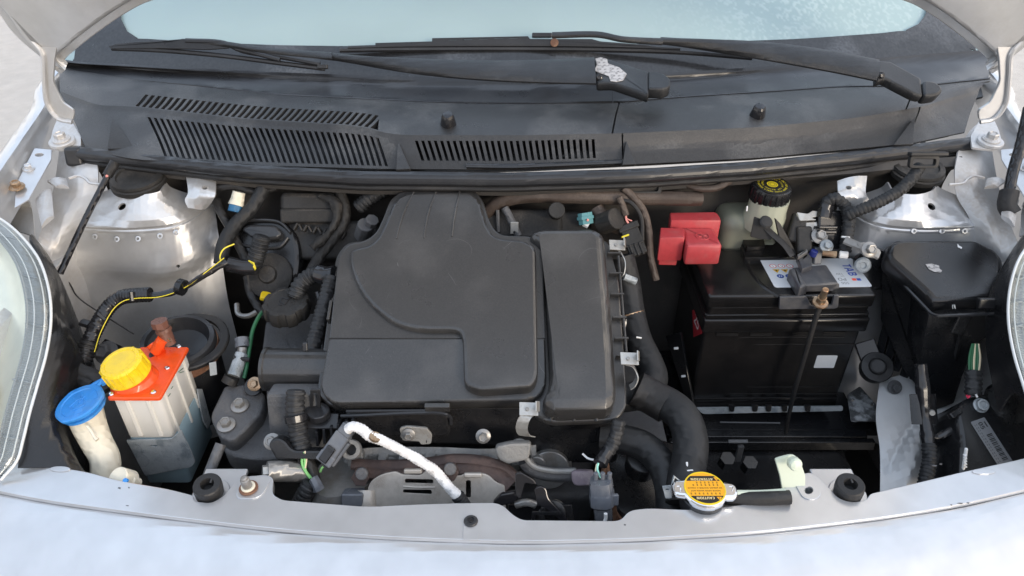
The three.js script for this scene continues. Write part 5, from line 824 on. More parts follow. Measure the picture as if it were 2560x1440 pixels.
// ---------------------------------------------------------------- battery, its clamp and tray
{
  const th = 0.012, base = frame(V(0, 0.815, -0.845), UP);
  const bf = { ...base, p: onZ(1982, 744, -0.845).setY(0.815), ex: V(Math.cos(th), 0, -Math.sin(th)), ey: V(-Math.sin(th), 0, -Math.cos(th)) };
  const t = thing('battery', 'black car battery with a silver label and a plain white sticker on its front', 'battery', fromF(bf, 0, 0.08, -0.235));
  const rect = (w, d0, d1, r = 0.006) => roundPath([[-w / 2, d0], [w / 2, d0], [w / 2, d1], [-w / 2, d1]], r);
  part(t, 'lid', extrude(bf, rect(0.241, 0, 0.125, 0.007), 0.022, 0.0032, 3), mat.battery);
  part(t, 'lid_groove', extrude(lift(bf, -0.022), rect(0.233, 0.002, 0.165), 0.017, 0.0005, 1), mat.battery);
  part(t, 'rim', extrude(lift(bf, -0.034), rect(0.2405, 0.0005, 0.165), 0.006, 0.0014, 3), mat.battery);
  part(t, 'rim', extrude(lift(bf, -0.0405), rect(0.243, -0.0035, 0.168), 0.024, 0.003, 3), mat.battery);
  part(t, 'case', extrude(lift(bf, -0.0645), rect(0.232, 0.003, 0.165), 0.14, 0.001, 1), mat.battery);
  part(t, 'case_foot', extrude(lift(bf, -0.2), rect(0.235, 0.001, 0.166), 0.02, 0.002, 2), mat.battery);
  for (let k = 0; k < 4; k++) part(t, 'slot_rib', [0, 1, 2].map((i) => block(frame(fromF(bf, [-0.082, -0.032, 0.03, 0.077][k], 0.002, -0.0685 - i * 0.0022), V(0, 0, 1)), 0.032, 0.0011, 0.002, { r: 0.0003, off: 0.0014 })), mat.battery);
  part(t, 'moulding_line', [block(frame(fromF(bf, 0, 0.003, -0.078), V(0, 0, 1)), 0.19, 0.0012, 0.002, { r: 0.0003, off: 0.0008 }), block(frame(fromF(bf, 0, 0.003, -0.092), V(0, 0, 1)), 0.225, 0.0008, 0.002, { r: 0.0002, off: 0.0005 }), block(frame(fromF(bf, 0.03, 0.003, -0.178), V(0, 0, 1)), 0.15, 0.001, 0.002, { r: 0.0002, off: 0.0008 }), block(frame(fromF(bf, 0, 0.003, -0.192), V(0, 0, 1)), 0.228, 0.001, 0.002, { r: 0.0002, off: 0.0008 })], mat.battery);
  // raised deck at the back and a groove across the lid
  part(t, 'terminal_deck', plate(lift(bf, 0.006), [[1850, 596, 0.003], [1990, 594, 0.003], [2000, 642, 0.003], [1862, 644, 0.003]], { d: 0.03, b: 0.0015 }), mat.battery);
  part(t, 'terminal_deck', plate(lift(bf, 0.014), [[1852, 590], [1908, 590], [1914, 616], [1868, 618]], { d: 0.01, b: 0.001 }), mat.battery);
  part(t, 'back_ledge', extrude(lift(bf, -0.008), rect(0.236, 0.11, 0.168), 0.02, 0.002, 2), mat.battery);
  part(t, 'vent_channel', sweep([[1852, 592], [1862, 640], [1885, 690], [1915, 722], [1948, 742]].map(([x, y]) => onF(lift(bf, -0.0005), x, y)), 0.0042, { sides: 8, flatY: 0.4 }), mat.battery);
  // labels
  const lab = labelMat(1024, 560, (g, w, h) => {
    g.fillStyle = '#c9ced3'; g.fillRect(0, 0, w, h);
    g.save(); g.translate(905, 120); g.rotate(Math.PI / 2); g.fillStyle = '#1d3fa5'; g.font = 'bold 128px sans-serif'; g.textBaseline = 'middle'; g.fillText('TAB', 0, 0); g.restore();
    g.fillStyle = '#f0553f'; g.fillRect(862, 400, 44, 44); g.fillStyle = '#2b48a8'; g.fillRect(912, 400, 42, 44);
    g.save(); g.translate(805, 470); g.rotate(Math.PI); g.fillStyle = '#3c3f44'; g.font = '52px sans-serif'; g.fillText('S56', 0, 0); g.font = '72px sans-serif'; g.fillText('PO', 0, 78); g.font = '24px sans-serif'; g.fillText('560', 0, 122); g.font = '44px sans-serif'; g.fillText('12V', 0, 172); g.restore();
    const sign = (x, y, f) => { g.save(); g.translate(x, y); f(); g.restore(); }, disc = (r, c) => { g.fillStyle = c; g.beginPath(); g.arc(0, 0, r, 0, 7); g.fill(); };
    for (const [x, k] of [[112, 0], [204, 1], [296, 0]]) {
      sign(x - 8, 148, () => { disc(38, '#c8485c'); disc(30, '#f2f2f2'); g.strokeStyle = '#2a2a2a'; g.lineWidth = 8; g.beginPath(); g.moveTo(-12, -8); g.lineTo(8, 10); if (k) g.lineTo(14, -6); g.stroke(); });
      sign(x + 2, 248, () => { g.fillStyle = '#caa02c'; g.beginPath(); g.moveTo(-42, -34); g.lineTo(42, -34); g.lineTo(0, 38); g.fill(); g.fillStyle = '#4a3b16'; g.fillRect(-8, -24, 16, 30); });
      sign(x + 12, 350, () => { disc(38, '#27478e'); g.fillStyle = '#dfe6f0'; g.fillRect(-16, -12, 12, 20); g.fillRect(6, -12, 12, 20); });
    }
  }, 0.32);
  const lc = inF(bf, onF(lift(bf, 0), 2036, 682));
  part(t, 'label', sheet(bf, lc, 0.142, 0.076, 0, 0.005), lab);
  part(t, 'white_sticker', sheet(frame(fromF(bf, 0.078, 0.0028, -0.126), V(0, 0, 1)), [0, 0], 0.031, 0.0245, 0, 0.002), mat.white);
  part(t, 'red_sticker', sheet(frame(fromF(bf, -0.1162, 0.042, -0.078), V(-1, 0, 0)), [0, 0], 0.05, 0.042, Math.PI / 4, 0.001), labelMat(256, 256, (g) => { g.fillStyle = '#b32833'; g.fillRect(0, 0, 256, 256); g.fillStyle = '#f3e9ea'; g.font = 'bold 150px sans-serif'; g.textAlign = 'center'; g.textBaseline = 'middle'; g.save(); g.translate(128, 128); g.rotate(Math.PI / 4); g.fillText('25', 0, 0); g.restore(); }));
  // the same number on the wall facing the eye
  const c = thing('battery_clamp', 'grey plastic battery clamp with a rusty bolt pressed on the silver label', 'clamp', fromF(bf, 0.03, 0.03, 0));
  const cf = lift(bf, 0.016);
  part(c, 'plate', plate(cf, [[1978, 668, 0.004], [2066, 660, 0.005], [2098, 708, 0.005], [2010, 714, 0.006]], { d: 0.012, b: 0.003, bs: 3 }), mat.clamp);
  part(c, 'side_cheek', plate(lift(cf, 0.003), [[1972, 672, 0.003], [1990, 668, 0.003], [2018, 712, 0.003], [2000, 718, 0.003]], { d: 0.02, b: 0.003, bs: 3 }), mat.clamp);
  part(c, 'front_edge', plate(frame(onZ(2050, 722, -0.852), V(0, 0.25, 1)), [[1996, 718, 0.004], [2004, 712, 0.004], [2094, 706, 0.004], [2100, 712, 0.004], [2098, 722, 0.002], [2084, 722, 0.002], [2084, 728, 0.002], [2016, 730, 0.002], [2014, 738, 0.003], [2000, 738, 0.003]], { d: 0.01, b: 0.0015 }), mat.clamp);
  part(c, 'front_plate', plate(frame(onZ(2020, 756, -0.836), V(0, 0.12, 1)), [[1950, 744, 0.002], [2016, 741, 0.002], [2030, 766, 0.002], [2080, 764, 0.002], [2086, 740, 0.001], [2098, 738, 0.002], [2096, 768, 0.004], [2088, 772, 0.003], [1948, 774, 0.002]], { d: 0.005, b: 0.001 }), mat.clamp);
  part(c, 'hook', plate(lift(cf, 0.008), [[1993, 640, 0.001], [2018, 628, 0.001], [2020, 640, 0.001], [2006, 652, 0.001], [2030, 644, 0.002], [2030, 664, 0.002], [2006, 672, 0.002]], { d: 0.01, b: 0.001 }), mat.clamp);
  part(c, 'hook_tip', plate(lift(cf, 0.014), [[1993, 636, 0.001], [2018, 622, 0.001], [2020, 628, 0.001], [1996, 642, 0.001]], { d: 0.006, b: 0.001 }), mat.steel);
  const ax = V(-0.07, 1, 0.28), bp = onZ(2050, 758, -0.826);
  const nut = part(c, 'nut', rev(bp, ax, [[0.0105, 0], [0.011, 0.0015], [0.0102, 0.003], [0.0072, 0.004], [0.0072, 0.010], [0.0065, 0.012]], { seg: 24, mod: (a, r, h, j) => (j > 2 ? r * (0.9 + 0.1 * Math.cos(6 * a)) : r) }), mat.brass, 'rusty flanged nut');
  part(nut, 'thread', cyl(bp.clone().addScaledVector(ax.clone().normalize(), 0.011), ax, 0.0046, 0.02, { seg: 16 }), mat.brass);
  part(c, 'rod', sweep(zs([[2048, 770, -0.826], [2036, 806, -0.824], [2012, 890, -0.82], [1986, 980, -0.815], [1966, 1070, -0.81], [1962, 1120, -0.808]]), 0.0032, { sides: 10, taper: (s) => 1.25 - 0.35 * s }), mat.rubber);
  // tray
  const tr = thing('battery_tray', 'black battery tray with a pale slotted lip under the battery', 'tray', V(0.4, 0.5, -0.9));
  const ff = frame(onZ(1930, 1024, -0.832), V(0, 0.3, 1));
  part(tr, 'pale_lip', plate(ff, [[1742, 1020, 0.002], [2108, 1016, 0.003], [2108, 1028, 0.006], [1756, 1036, 0.006]], { d: 0.004, b: 0.001 }), mat.galv);
  for (const x of [1830, 1888, 1922, 1962, 2020]) part(tr, 'lug', plate(lift(ff, 0.003), [[x - 8, 1014, 0.001], [x + 8, 1014, 0.001], [x + 6, 1030, 0.003], [x - 6, 1030, 0.003]], { d: 0.006, b: 0.001 }), mat.black);
  part(tr, 'base', [block(frame(V(0.405, 0.577, -0.905), UP), 0.3, 0.21, 0.014), block(frame(V(0.405, 0.566, -0.79), V(0, 0.2, 1)), 0.32, 0.016, 0.012), block(frame(V(0.4, 0.47, -0.83), V(0, 0, 1)), 0.3, 0.16, 0.02)], mat.black);
  part(tr, 'bar', [sweep(zs([[1800, 1056, -0.79], [1950, 1058, -0.785]]), 0.0016, { sides: 6 })], mat.smoothBlack);
  for (const y of [870, 940, 1010]) part(tr, 'side_clip', block(frame(onZ(1690 + (y - 870) * 0.26, y, -0.85), V(-0.3, 1, 0.5)), 0.007, 0.004, 0.002), mat.galv);
  part(tr, 'side_wall', plate(frame(onZ(1700, 950, -0.87), V(-0.9, 0.1, 0.4)), [[1664, 840], [1700, 830], [1732, 1010], [1720, 1020]], { d: 0.004, b: 0.0005 }), mat.black);
  part(tr, 'vent_stub', [block(frame(onZ(1846, 1103, -0.77), V(0, 0.8, 0.5)), 0.03, 0.006, 0.003), block(frame(onZ(1848, 1140, -0.77), V(0, 0, 1)), 0.01, 0.04, 0.006)], mat.castDark);
  const cb = flat(0.6);
  part(tr, 'corroded_bracket', plate(cb, [[2118, 985, 0.006], [2150, 965, 0.004], [2208, 1030, 0.004], [2206, 1052, 0.002], [2128, 1052, 0.002]], { d: 0.003, b: 0.0008, holes: [oval(2132, 1000, 6, 5, 10), oval(2180, 1012, 6, 5, 10)] }), M(grime([0.02, 0.02, 0.02], [0.45, 0.46, 0.47], 1.2, 0.03, 95, 0.09), 0.8, 0, rm(rSoft)));
  part(tr, 'front_ledge', plate(flat(0.578), [[1750, 1050], [2200, 1050], [2212, 1075], [1760, 1075]], { d: 0.014, b: 0.002 }), mat.black);
}
// red terminal cover
{
  const t = thing('terminal_cover', 'red plastic cover over the battery terminal', 'cover', onY(1720, 640, 0.80));
  const F = flat(0.868);
  part(t, 'back_box', plate(flat(0.88), [[1674, 531, 0.002], [1790, 529, 0.006], [1800, 542, 0.004], [1803, 551, 0.002], [1678, 550, 0.002]], { d: 0.06, b: 0.002 }), mat.red);
  const main = part(t, 'main_box', plate(F, [[1707, 568, 0.003], [1784, 570, 0.003], [1806, 613, 0.004], [1718, 614, 0.004]], { d: 0.034, b: 0.004, bs: 4 }), mat.red);
  part(main, 'ridge', plate(frame(onZ(1762, 628, -0.918), V(0, 0.15, 1)), [[1744, 616, 0.001], [1780, 616, 0.001], [1780, 644, 0.001], [1744, 644, 0.001]], { d: 0.006, b: 0.001 }), mat.red);
  const tc = onF(F, 1756, 591), tf = frame(tc, UP);
  const plus = (a) => { const q = a * Math.PI / 2 + 0.25; return sweep([fromF(tf, 0.0016 * Math.cos(q), 0.0016 * Math.sin(q), 0.0004), fromF(tf, 0.006 * Math.cos(q), 0.006 * Math.sin(q), 0.0004)], 0.0009, { sides: 6 }); };
  part(main, 'plus_emblem', [ring(tc.clone().add(V(0, 0, 0)), UP, 0.0092, 0.0104, 0.0009, { seg: 36 }), plus(0), plus(1), plus(2), plus(3)], mat.red);
  part(t, 'side_box', plate(flat(0.872), [[1651, 568, 0.002], [1712, 570, 0.002], [1712, 594, 0.002], [1650, 594, 0.002]], { d: 0.04, b: 0.002 }), mat.red);
  part(t, 'side_flap', plate(frame(onZ(1680, 620, -0.925), V(0, 0.12, 1)), [[1651, 593, 0.002], [1710, 593, 0.002], [1708, 627, 0.002], [1697, 628, 0.002], [1691, 664, 0.002], [1646, 663, 0.002]], { d: 0.012, b: 0.002 }), mat.red);
}
// brake fluid reservoir
{
  const t = thing('brake_fluid_reservoir', 'cream brake fluid reservoir with a black screw cap lettered in yellow', 'reservoir', onY(1915, 600, 0.83));
  const c = onY(1922, 490, 0.9), ax = V(0.03, 1, 0.1);
  const cap = part(t, 'cap', rev(c, ax, [[0.029, -0.004], [0.0305, 0], [0.03, 0.016], [0.0285, 0.019], [0.026, 0.02]], { seg: 120, mod: (a, r, h) => (h < 0.0185 && h > -0.003 ? r * (1 - 0.045 * (Math.abs(((a * 22) / (2 * Math.PI)) % 1 - 0.5) < 0.13 ? 1 : 0)) : r) }), mat.black);
  const disc = labelMat(512, 512, (g) => {
    g.fillStyle = '#15140f'; g.fillRect(0, 0, 512, 512); g.translate(256, 256); g.fillStyle = '#b9a91c';
    g.textAlign = 'center'; g.textBaseline = 'middle';
    const arc = (s, r, a0, a1, px) => { g.font = 'bold ' + px + 'px sans-serif'; for (let i = 0; i < s.length; i++) { const a = lerp(a0, a1, s.length > 1 ? i / (s.length - 1) : 0); g.save(); g.rotate(a); g.fillText(s[i], 0, -r); g.restore(); } };
    arc('WARNING USE ONLY DOT BRAKE FLUID FROM A SEALED CONTAINER', 208, 0, 6.17, 44); arc('CLEAN FILLER CAP BEFORE REMOVING', 150, 0.2, 6.2, 40);
    g.beginPath(); g.ellipse(0, 0, 84, 84, 0, 0, 7); g.fillStyle = '#c9b51e'; g.fill(); g.strokeStyle = '#5a4f08'; g.lineWidth = 9; g.beginPath(); g.arc(0, 0, 38, 0, 7); g.stroke(); g.beginPath(); g.arc(0, 0, 60, 0, 7); g.stroke();
  }, 0.6);
  const df = frame(c.clone().addScaledVector(ax.clone().normalize(), 0.0202), ax);
  part(cap, 'cap_lettering', sheet(df, [0, 0], 0.05, 0.05, 0.3, 0.0249), disc);
  part(t, 'neck', rev(c.clone().add(V(0, -0.05, -0.002)), ax, [[0.032, 0], [0.0315, 0.02], [0.029, 0.03], [0.029, 0.05]], { seg: 36 }), mat.brakeTank);
  const body = zs([[1800, 470, -1.02], [1815, 540, -1.0], [1850, 600, -0.975], [1900, 628, -0.95], [1950, 620, -0.945], [1975, 590, -0.95]]);
  part(t, 'tank', [block(frame(onZ(1905, 600, -0.985), UP), 0.055, 0.04, 0.05, { r: 0.014, off: 0.0 })], mat.brakeTank);
  part(t, 'rear_tank', block(frame(onZ(1862, 520, -1.01), UP), 0.08, 0.07, 0.07, { r: 0.02, off: 0.0 }), mat.brakeTankShaded);
  part(t, 'level_mark', block(frame(onZ(1868, 522, -0.945), V(0, 0.3, 1)), 0.0022, 0.008, 0.002), mat.white);
}
// bracket with a bolt leaning from the reservoir to the clamp
{
  const t = thing('battery_bracket', 'black steel strip bracket leaning between the reservoir and the battery clamp', 'bracket', onZ(1950, 620, -0.93));
  part(t, 'strip', sweep(zs([[1905, 560, -0.94], [1935, 588, -0.925], [1962, 612, -0.912], [1982, 640, -0.90]]), 0.007, { sides: 8, flatY: 0.2 }), mat.rubber);
  part(t, 'side', plate(frame(onZ(1900, 580, -0.93), V(-0.2, 0.3, 1)), [[1886, 542], [1902, 548], [1936, 580], [1928, 600], [1900, 598], [1876, 592]], { d: 0.004, b: 0.0006 }), mat.rubber);
  part(t, 'wing', plate(frame(onZ(1950, 580, -0.935), V(0.2, 0.3, 1)), [[1938, 545], [1952, 560], [1990, 630], [1992, 650], [1950, 600]], { d: 0.004, b: 0.0006 }), mat.rubber);
  part(t, 'knob', [rev(onZ(1914, 556, -0.93), V(0.1, 0.8, 0.6), [[0.009, 0], [0.01, 0.002], [0.008, 0.004], [0.004, 0.005]], { seg: 20 })], mat.rubber);
}
// earth terminal: blades, plug, bolts
{
  const t = thing('battery_terminal', 'clamped metal battery terminal with bolts beside the black connector', 'terminal', onZ(2040, 640, -0.93));
  const f = plane3(onZ(2010, 550, -0.955), onZ(2060, 550, -0.955), onZ(2040, 620, -0.925));
  part(t, 'blade', plate(f, [[2014, 555, 0.003], [2052, 553, 0.003], [2062, 580, 0.003], [2070, 600, 0.003], [2028, 604, 0.003], [2018, 585, 0.003]], { d: 0.006, b: 0.0015, bs: 3 }), mat.zinc);
  part(t, 'back_bar', [plate(lift(f, 0.004), [[1992, 530, 0.002], [2020, 534, 0.002], [2032, 526, 0.002], [2064, 530, 0.002], [2062, 538, 0.002], [2030, 544, 0.002], [2042, 550, 0.002], [2000, 552, 0.002]], { d: 0.008, b: 0.0012 })], mat.zinc);
  part(t, 'lug', plate(lift(f, 0.004), [[2050, 608, 0.005], [2078, 605, 0.005], [2086, 622, 0.005], [2060, 628, 0.005]], { d: 0.012, b: 0.003, bs: 3 }), mat.zinc);
  bolt(t, onF(lift(f, 0.002), 2048, 590), f.n, 0.0125, mat.steel); bolt(t, onF(lift(f, 0.006), 2066, 615), f.n, 0.01, mat.galv);
  part(t, 'rusty_screw', sweep(zs([[2056, 632, -0.915], [2072, 634, -0.912], [2090, 636, -0.91]]), 0.0055, { sides: 8, wob: 0.6 }), mat.brass);
  part(t, 'white_cap', cyl(onZ(2098, 636, -0.91), V(1, 0.1, 0.3), 0.0055, 0.012), mat.white);
  part(t, 'blue_sleeve', cyl(onZ(2030, 640, -0.92), V(0.2, 1, 0), 0.0055, 0.01), M([0.015, 0.025, 0.16], 0.5));
  part(t, 'post', [block(frame(onZ(1996, 570, -0.95), V(-0.2, 0.5, 0.8)), 0.022, 0.045, 0.03, { r: 0.004, turn: -0.25 }), block(frame(onZ(2012, 598, -0.935), V(-0.2, 0.6, 0.8)), 0.022, 0.04, 0.02, { r: 0.004 })], mat.dusty);
  part(t, 'connector', [block(frame(onZ(2080, 555, -0.95), V(0.1, 0.5, 0.8)), 0.042, 0.035, 0.03, { r: 0.004 }), block(frame(onZ(2086, 595, -0.935), V(0.1, 0.5, 0.8)), 0.03, 0.04, 0.03, { r: 0.006 }), block(frame(onZ(2070, 580, -0.935), V(0.1, 0.5, 0.8)), 0.03, 0.006, 0.03), block(frame(onZ(2072, 568, -0.935), V(0.1, 0.5, 0.8)), 0.03, 0.005, 0.03)], mat.black);
  part(t, 'green_post', block(frame(onZ(2046, 640, -0.925), V(0, 0.4, 1)), 0.012, 0.026, 0.012), mat.greyPlug);
  line('wiring_loom', 'black corrugated loom arching over the battery terminal', 'wiring loom', [
    ['conduit', mat.loom, [[2062, 530, -0.96], [2068, 505, -0.965], [2090, 496, -0.965], [2112, 515, -0.96], [2122, 550, -0.945], [2118, 590, -0.93], [2112, 630, -0.915]], 0.0092, { corr: 0.0062, sides: 16 }], ['tie', mat.white, [[2104, 592, -0.918], [2124, 594, -0.918]], 0.0016, { sides: 6 }], ['tape', mat.tape, [[2058, 545, -0.955], [2061, 530, -0.96], [2066, 512, -0.965]], 0.0112, { sides: 12 }]]);
  line('wiring_loom', 'black corrugated loom hanging from the seal clip across the right strut tower', 'wiring loom', [
    ['conduit', mat.loom, [[2300, 415, -0.975], [2282, 442, -0.962], [2250, 475, -0.95], [2200, 504, -0.942], [2150, 525, -0.94], [2118, 540, -0.942]], 0.0088, { corr: 0.0054, sides: 16 }]]);
  const e = thing('earth_strap', 'cast earth strap bolted to the foot of the right strut tower', 'strap', onZ(2160, 620, -0.9));
  part(e, 'strap', sweep(zs([[2112, 600, -0.91], [2140, 612, -0.9], [2165, 622, -0.895], [2195, 640, -0.888]]), 0.009, { sides: 10, flatY: 0.5 }), mat.cast);
  part(e, 'eye', plate(plane3(onZ(2150, 610, -0.895), onZ(2200, 625, -0.89), onZ(2170, 645, -0.88)), [[2140, 606, 0.006], [2172, 604, 0.01], [2206, 628, 0.006], [2196, 646, 0.006], [2160, 640, 0.01]], { d: 0.005, b: 0.0014 }), mat.cast);
  bolt(e, onZ(2172, 624, -0.878), V(0.05, 0.6, 0.8), 0.0115, mat.steel);
  const e2 = thing('grommet', 'round grey rubber grommet right of the silver label', 'grommet', onZ(2156, 660, -0.9));
  part(e2, 'bush', rev(onZ(2156, 662, -0.9), V(-0.3, 0.4, 0.85), [[0.011, 0], [0.0115, 0.004], [0.0095, 0.007], [0.005, 0.008], [0.004, 0.006]], { seg: 24 }), mat.galv);
  part(e2, 'cup', rev(onZ(2190, 672, -0.915), V(0, 0.6, 0.8), [[0.03, -0.02], [0.032, 0], [0.028, 0.004], [0.02, 0.005]], { seg: 24 }), mat.black);
}
// fuse box
{
  const F = plane3(onY(2218, 610, 0.862), onY(2445, 600, 0.862), onY(2400, 752, 0.84));
  const t = thing('fuse_box', 'large black fuse box with a pale flake on its lid before the right strut tower', 'fuse box', onY(2380, 850, 0.62));
  part(t, 'lid', plate(F, [[2222, 606, 0.01], [2250, 598, 0.012], [2438, 598, 0.008], [2496, 626, 0.012], [2512, 652, 0.01], [2508, 742, 0.01], [2336, 754, 0.014], [2316, 730, 0.014], [2216, 640, 0.01]], { d: 0.03, b: 0.008, bs: 5 }), mat.black);
  part(t, 'lid_skirt', plate(lift(F, -0.02), [[2208, 622, 0.008], [2250, 596, 0.01], [2446, 596, 0.01], [2516, 632, 0.01], [2516, 752, 0.004], [2330, 764, 0.01], [2304, 742, 0.01]], { d: 0.012, b: 0.002 }), mat.black);
  part(t, 'lid_lip', sweep([onZ(2212, 662, -0.905), onZ(2328, 784, -0.778), onZ(2345, 790, -0.77), onZ(2490, 784, -0.765)], 0.0022, { sides: 6, tension: 0 }), mat.smoothBlack);
  part(t, 'box', [plate(frame(onZ(2400, 850, -0.79), V(-0.1, 0.12, 1)), [[2322, 786], [2490, 782], [2492, 830], [2440, 860], [2408, 940], [2386, 1010], [2330, 1030], [2300, 900]], { d: 0.1, b: 0.003, r: 0.004 }), plate(frame(onZ(2270, 800, -0.85), V(-0.75, 0.12, 0.6)), [[2204, 660], [2326, 784], [2318, 1000], [2260, 930], [2200, 800]], { d: 0.03, b: 0.003, r: 0.004 })], mat.black);
  for (const [x0, y0, x1, y1] of [[2260, 715, 2236, 880], [2290, 745, 2262, 910], [2360, 795, 2330, 880], [2412, 795, 2380, 930]]) part(t, 'rib', sweep([onZ(x0, y0, lerp(-0.885, -0.775, (x0 - 2240) / 180)), onZ(x1, y1, lerp(-0.885, -0.78, (x1 - 2220) / 180))], 0.0035, { sides: 6 }), mat.black);
  part(t, 'latch', [block(frame(onZ(2404, 812, -0.775), V(0, 0.2, 1)), 0.016, 0.03, 0.006, { turn: -0.2 }), block(frame(onZ(2470, 760, -0.765), V(0, 0.4, 1)), 0.022, 0.014, 0.008)], mat.black);
  const fl = (pts) => plate(lift(F, 0.0011), pts, { d: 0.0008, b: 0.0002, r: 0.001 });
  part(t, 'paint_flake', fl([[2314, 660], [2330, 659], [2348, 664], [2349, 672], [2356, 676], [2352, 681], [2336, 679], [2322, 672]]), mat.scraped);
  part(t, 'paint_flake', fl([[2394, 609], [2398, 614], [2406, 618], [2404, 622], [2394, 617]]), mat.white);
  part(t, 'moulded_mark', [0, 1, 2].map((i) => sweep([onZ(2381 + i * 3, 762, -0.7645), onZ(2382 + i * 3 + (i % 2) * 3, 772, -0.7625)], 0.0006, { sides: 5 })), mat.galv);
}
// right front: inner wing panel, headlight motor, loom, wires
{
  const pn = [[[2200, 950, 0.66], [2280, 930, 0.67], [2360, 900, 0.68], [2420, 880, 0.69]], [[2190, 1040, 0.64], [2270, 1000, 0.655], [2350, 980, 0.665], [2430, 960, 0.67]], [[2200, 1130, 0.62], [2270, 1090, 0.64], [2350, 1060, 0.65], [2450, 1040, 0.65]], [[2200, 1260, 0.58], [2270, 1240, 0.6], [2350, 1220, 0.6], [2460, 1200, 0.6]]].map(ys);
  const lines = [[[0.12, 0.8], [0.28, 0.66], [0.5, 0.5]], [[0.3, 0.95], [0.5, 0.72], [0.75, 0.5]]];
  const away = (u, v) => { let m = 9; for (const l of lines) for (let k = 0; k < l.length - 1; k++) { const [a, b] = l[k], [c, d] = l[k + 1], q = clamp(((u - a) * (c - a) + (v - b) * (d - b)) / ((c - a) ** 2 + (d - b) ** 2)); m = Math.min(m, Math.hypot(u - a - q * (c - a), v - b - q * (d - b))); } return m; };
  part(car, 'apron_panel', patch(surf(pn), { nu: 70, nv: 90, th: 0.003, bump: (u, v) => 0.003 * Math.exp(-((away(u, v) / 0.045) ** 2)) }), mat.bayFlat);
  const t = thing('headlight_motor', 'black headlight motor housing with a grey barcode label marked 05', 'motor', onY(2450, 1150, 0.66));
  const mf = plane3(onZ(2400, 1010, -0.70), onZ(2540, 1020, -0.70), onZ(2460, 1170, -0.625));
  part(t, 'housing', plate(mf, [[2390, 1030, 0.006], [2410, 998, 0.01], [2470, 980, 0.012], [2530, 990, 0.02], [2580, 1060, 0.02], [2580, 1190, 0.02], [2400, 1200, 0.01], [2404, 1100, 0.01]], { d: 0.09, b: 0.006, bs: 3 }), mat.black);
  part(t, 'dome', rev(onF(lift(mf, -0.006), 2515, 1010), mf.n, [[0.03, 0], [0.028, 0.006], [0.02, 0.01], [0.008, 0.012]], { seg: 28 }), mat.black);
  part(t, 'adjuster', rev(onF(mf, 2450, 1014), V(0, 0.8, 0.6), [[0.0095, 0], [0.0098, 0.002], [0.0078, 0.0032], [0.0074, 0.008], [0.0052, 0.0085], [0.0044, 0.006]], { seg: 28 }), mat.galv);
  part(t, 'tab', block(lift(mf, 0.004), 0.02, 0.008, 0.008, { at: inF(mf, onF(mf, 2388, 1034)), turn: 0.5 }), mat.black);
  const ll = inF(mf, onF(mf, 2479, 1106)), a = inF(mf, onF(mf, 2459, 1041)), b = inF(mf, onF(mf, 2523, 1140)), ang = Math.atan2(b[1] - a[1], b[0] - a[0]);
  part(t, 'barcode_label', sheet(mf, ll, Math.hypot(b[0] - a[0], b[1] - a[1]) * 1.15, 0.0225, ang, 0.002), labelMat(512, 192, (g, w, h) => {
    g.fillStyle = '#75777a'; g.fillRect(0, 0, w, h); g.fillStyle = '#17181a'; g.font = 'bold 74px sans-serif'; g.fillText('05', 30, 118); g.fillRect(40, 26, 60, 16);
    let x = 170, k = 3; while (x < 470) { const bw = 3 + (k * 7 % 11); g.fillRect(x, 34, bw, 72); x += bw + 4 + (k * 5 % 7); k++; }
    g.font = '20px sans-serif'; g.fillStyle = '#4a4c4f'; for (let r = 0; r < 2; r++) for (let i = 0; i < 14; i++) g.fillRect(40 + i * 31, 138 + r * 24, 14 + (i * 5 + r * 3) % 9, 10);
  }, 0.5));
  part(t, 'rack', [block(frame(onZ(2412, 1158, -0.625), V(-0.2, 0.4, 1)), 0.004, 0.04, 0.004), ...Array.from({ length: 7 }, (_, i) => block(frame(onZ(2414, 1140 + i * 7, -0.622), V(-0.2, 0.4, 1)), 0.004, 0.0016, 0.004, { r: 0.0004 }))], mat.white);
  const wires = [[-12, mat.greenWire], [-7, mat.greenWire], [-2, mat.creamWire], [3, mat.greenWire], [8, mat.greenWire], [13, mat.creamWire]];
  line('wiring_loom', 'bundle of dark green wires ending in a short corrugated conduit above the headlight motor', 'wiring loom', [
    ...wires.map(([d, m], i) => ['wire', m, [[2438 + d * 0.5, 860, -0.76], [2436 + d, 895, -0.745], [2434 + d * 0.8, 935, -0.73]], 0.0019, { sides: 6 }]),
    ['conduit', mat.loom, [[2434, 928, -0.733], [2434, 960, -0.72], [2432, 988, -0.71]], 0.0105, { corr: 0.0062, sides: 16 }],
    ['red_wire', M([0.6, 0.03, 0.08], 0.5), [[2416, 988, -0.7], [2420, 994, -0.698], [2424, 990, -0.7]], 0.0014, { sides: 6 }], ['white_wire', mat.white, [[2440, 986, -0.7], [2443, 993, -0.698]], 0.0014, { sides: 6 }]]);
  line('wiring_loom', 'taped black loom running down over the silver apron panel', 'wiring loom', [
    ['tape', mat.tape, [[2302, 910, -0.735], [2306, 960, -0.72], [2312, 1040, -0.695], [2318, 1080, -0.68], [2322, 1120, -0.665]], 0.0085, { sides: 12, wob: 0.3 }],
    ['conduit', mat.loom, [[2322, 1110, -0.667], [2324, 1150, -0.65], [2314, 1200, -0.63], [2306, 1250, -0.61]], 0.0092, { corr: 0.005, sides: 14 }],
    ['tape', mat.tape, [[2320, 1085, -0.678], [2340, 1094, -0.675], [2370, 1080, -0.68], [2400, 1066, -0.685]], 0.0052, { sides: 10, wob: 0.4 }],
    ['clip', mat.black, [[2306, 985, -0.716], [2312, 1060, -0.69]], 0.018, { sides: 8, flatY: 0.4 }], ['screw', mat.zinc, [[2330, 1030, -0.687], [2331, 1033, -0.683]], 0.0035, { sides: 10 }]]);
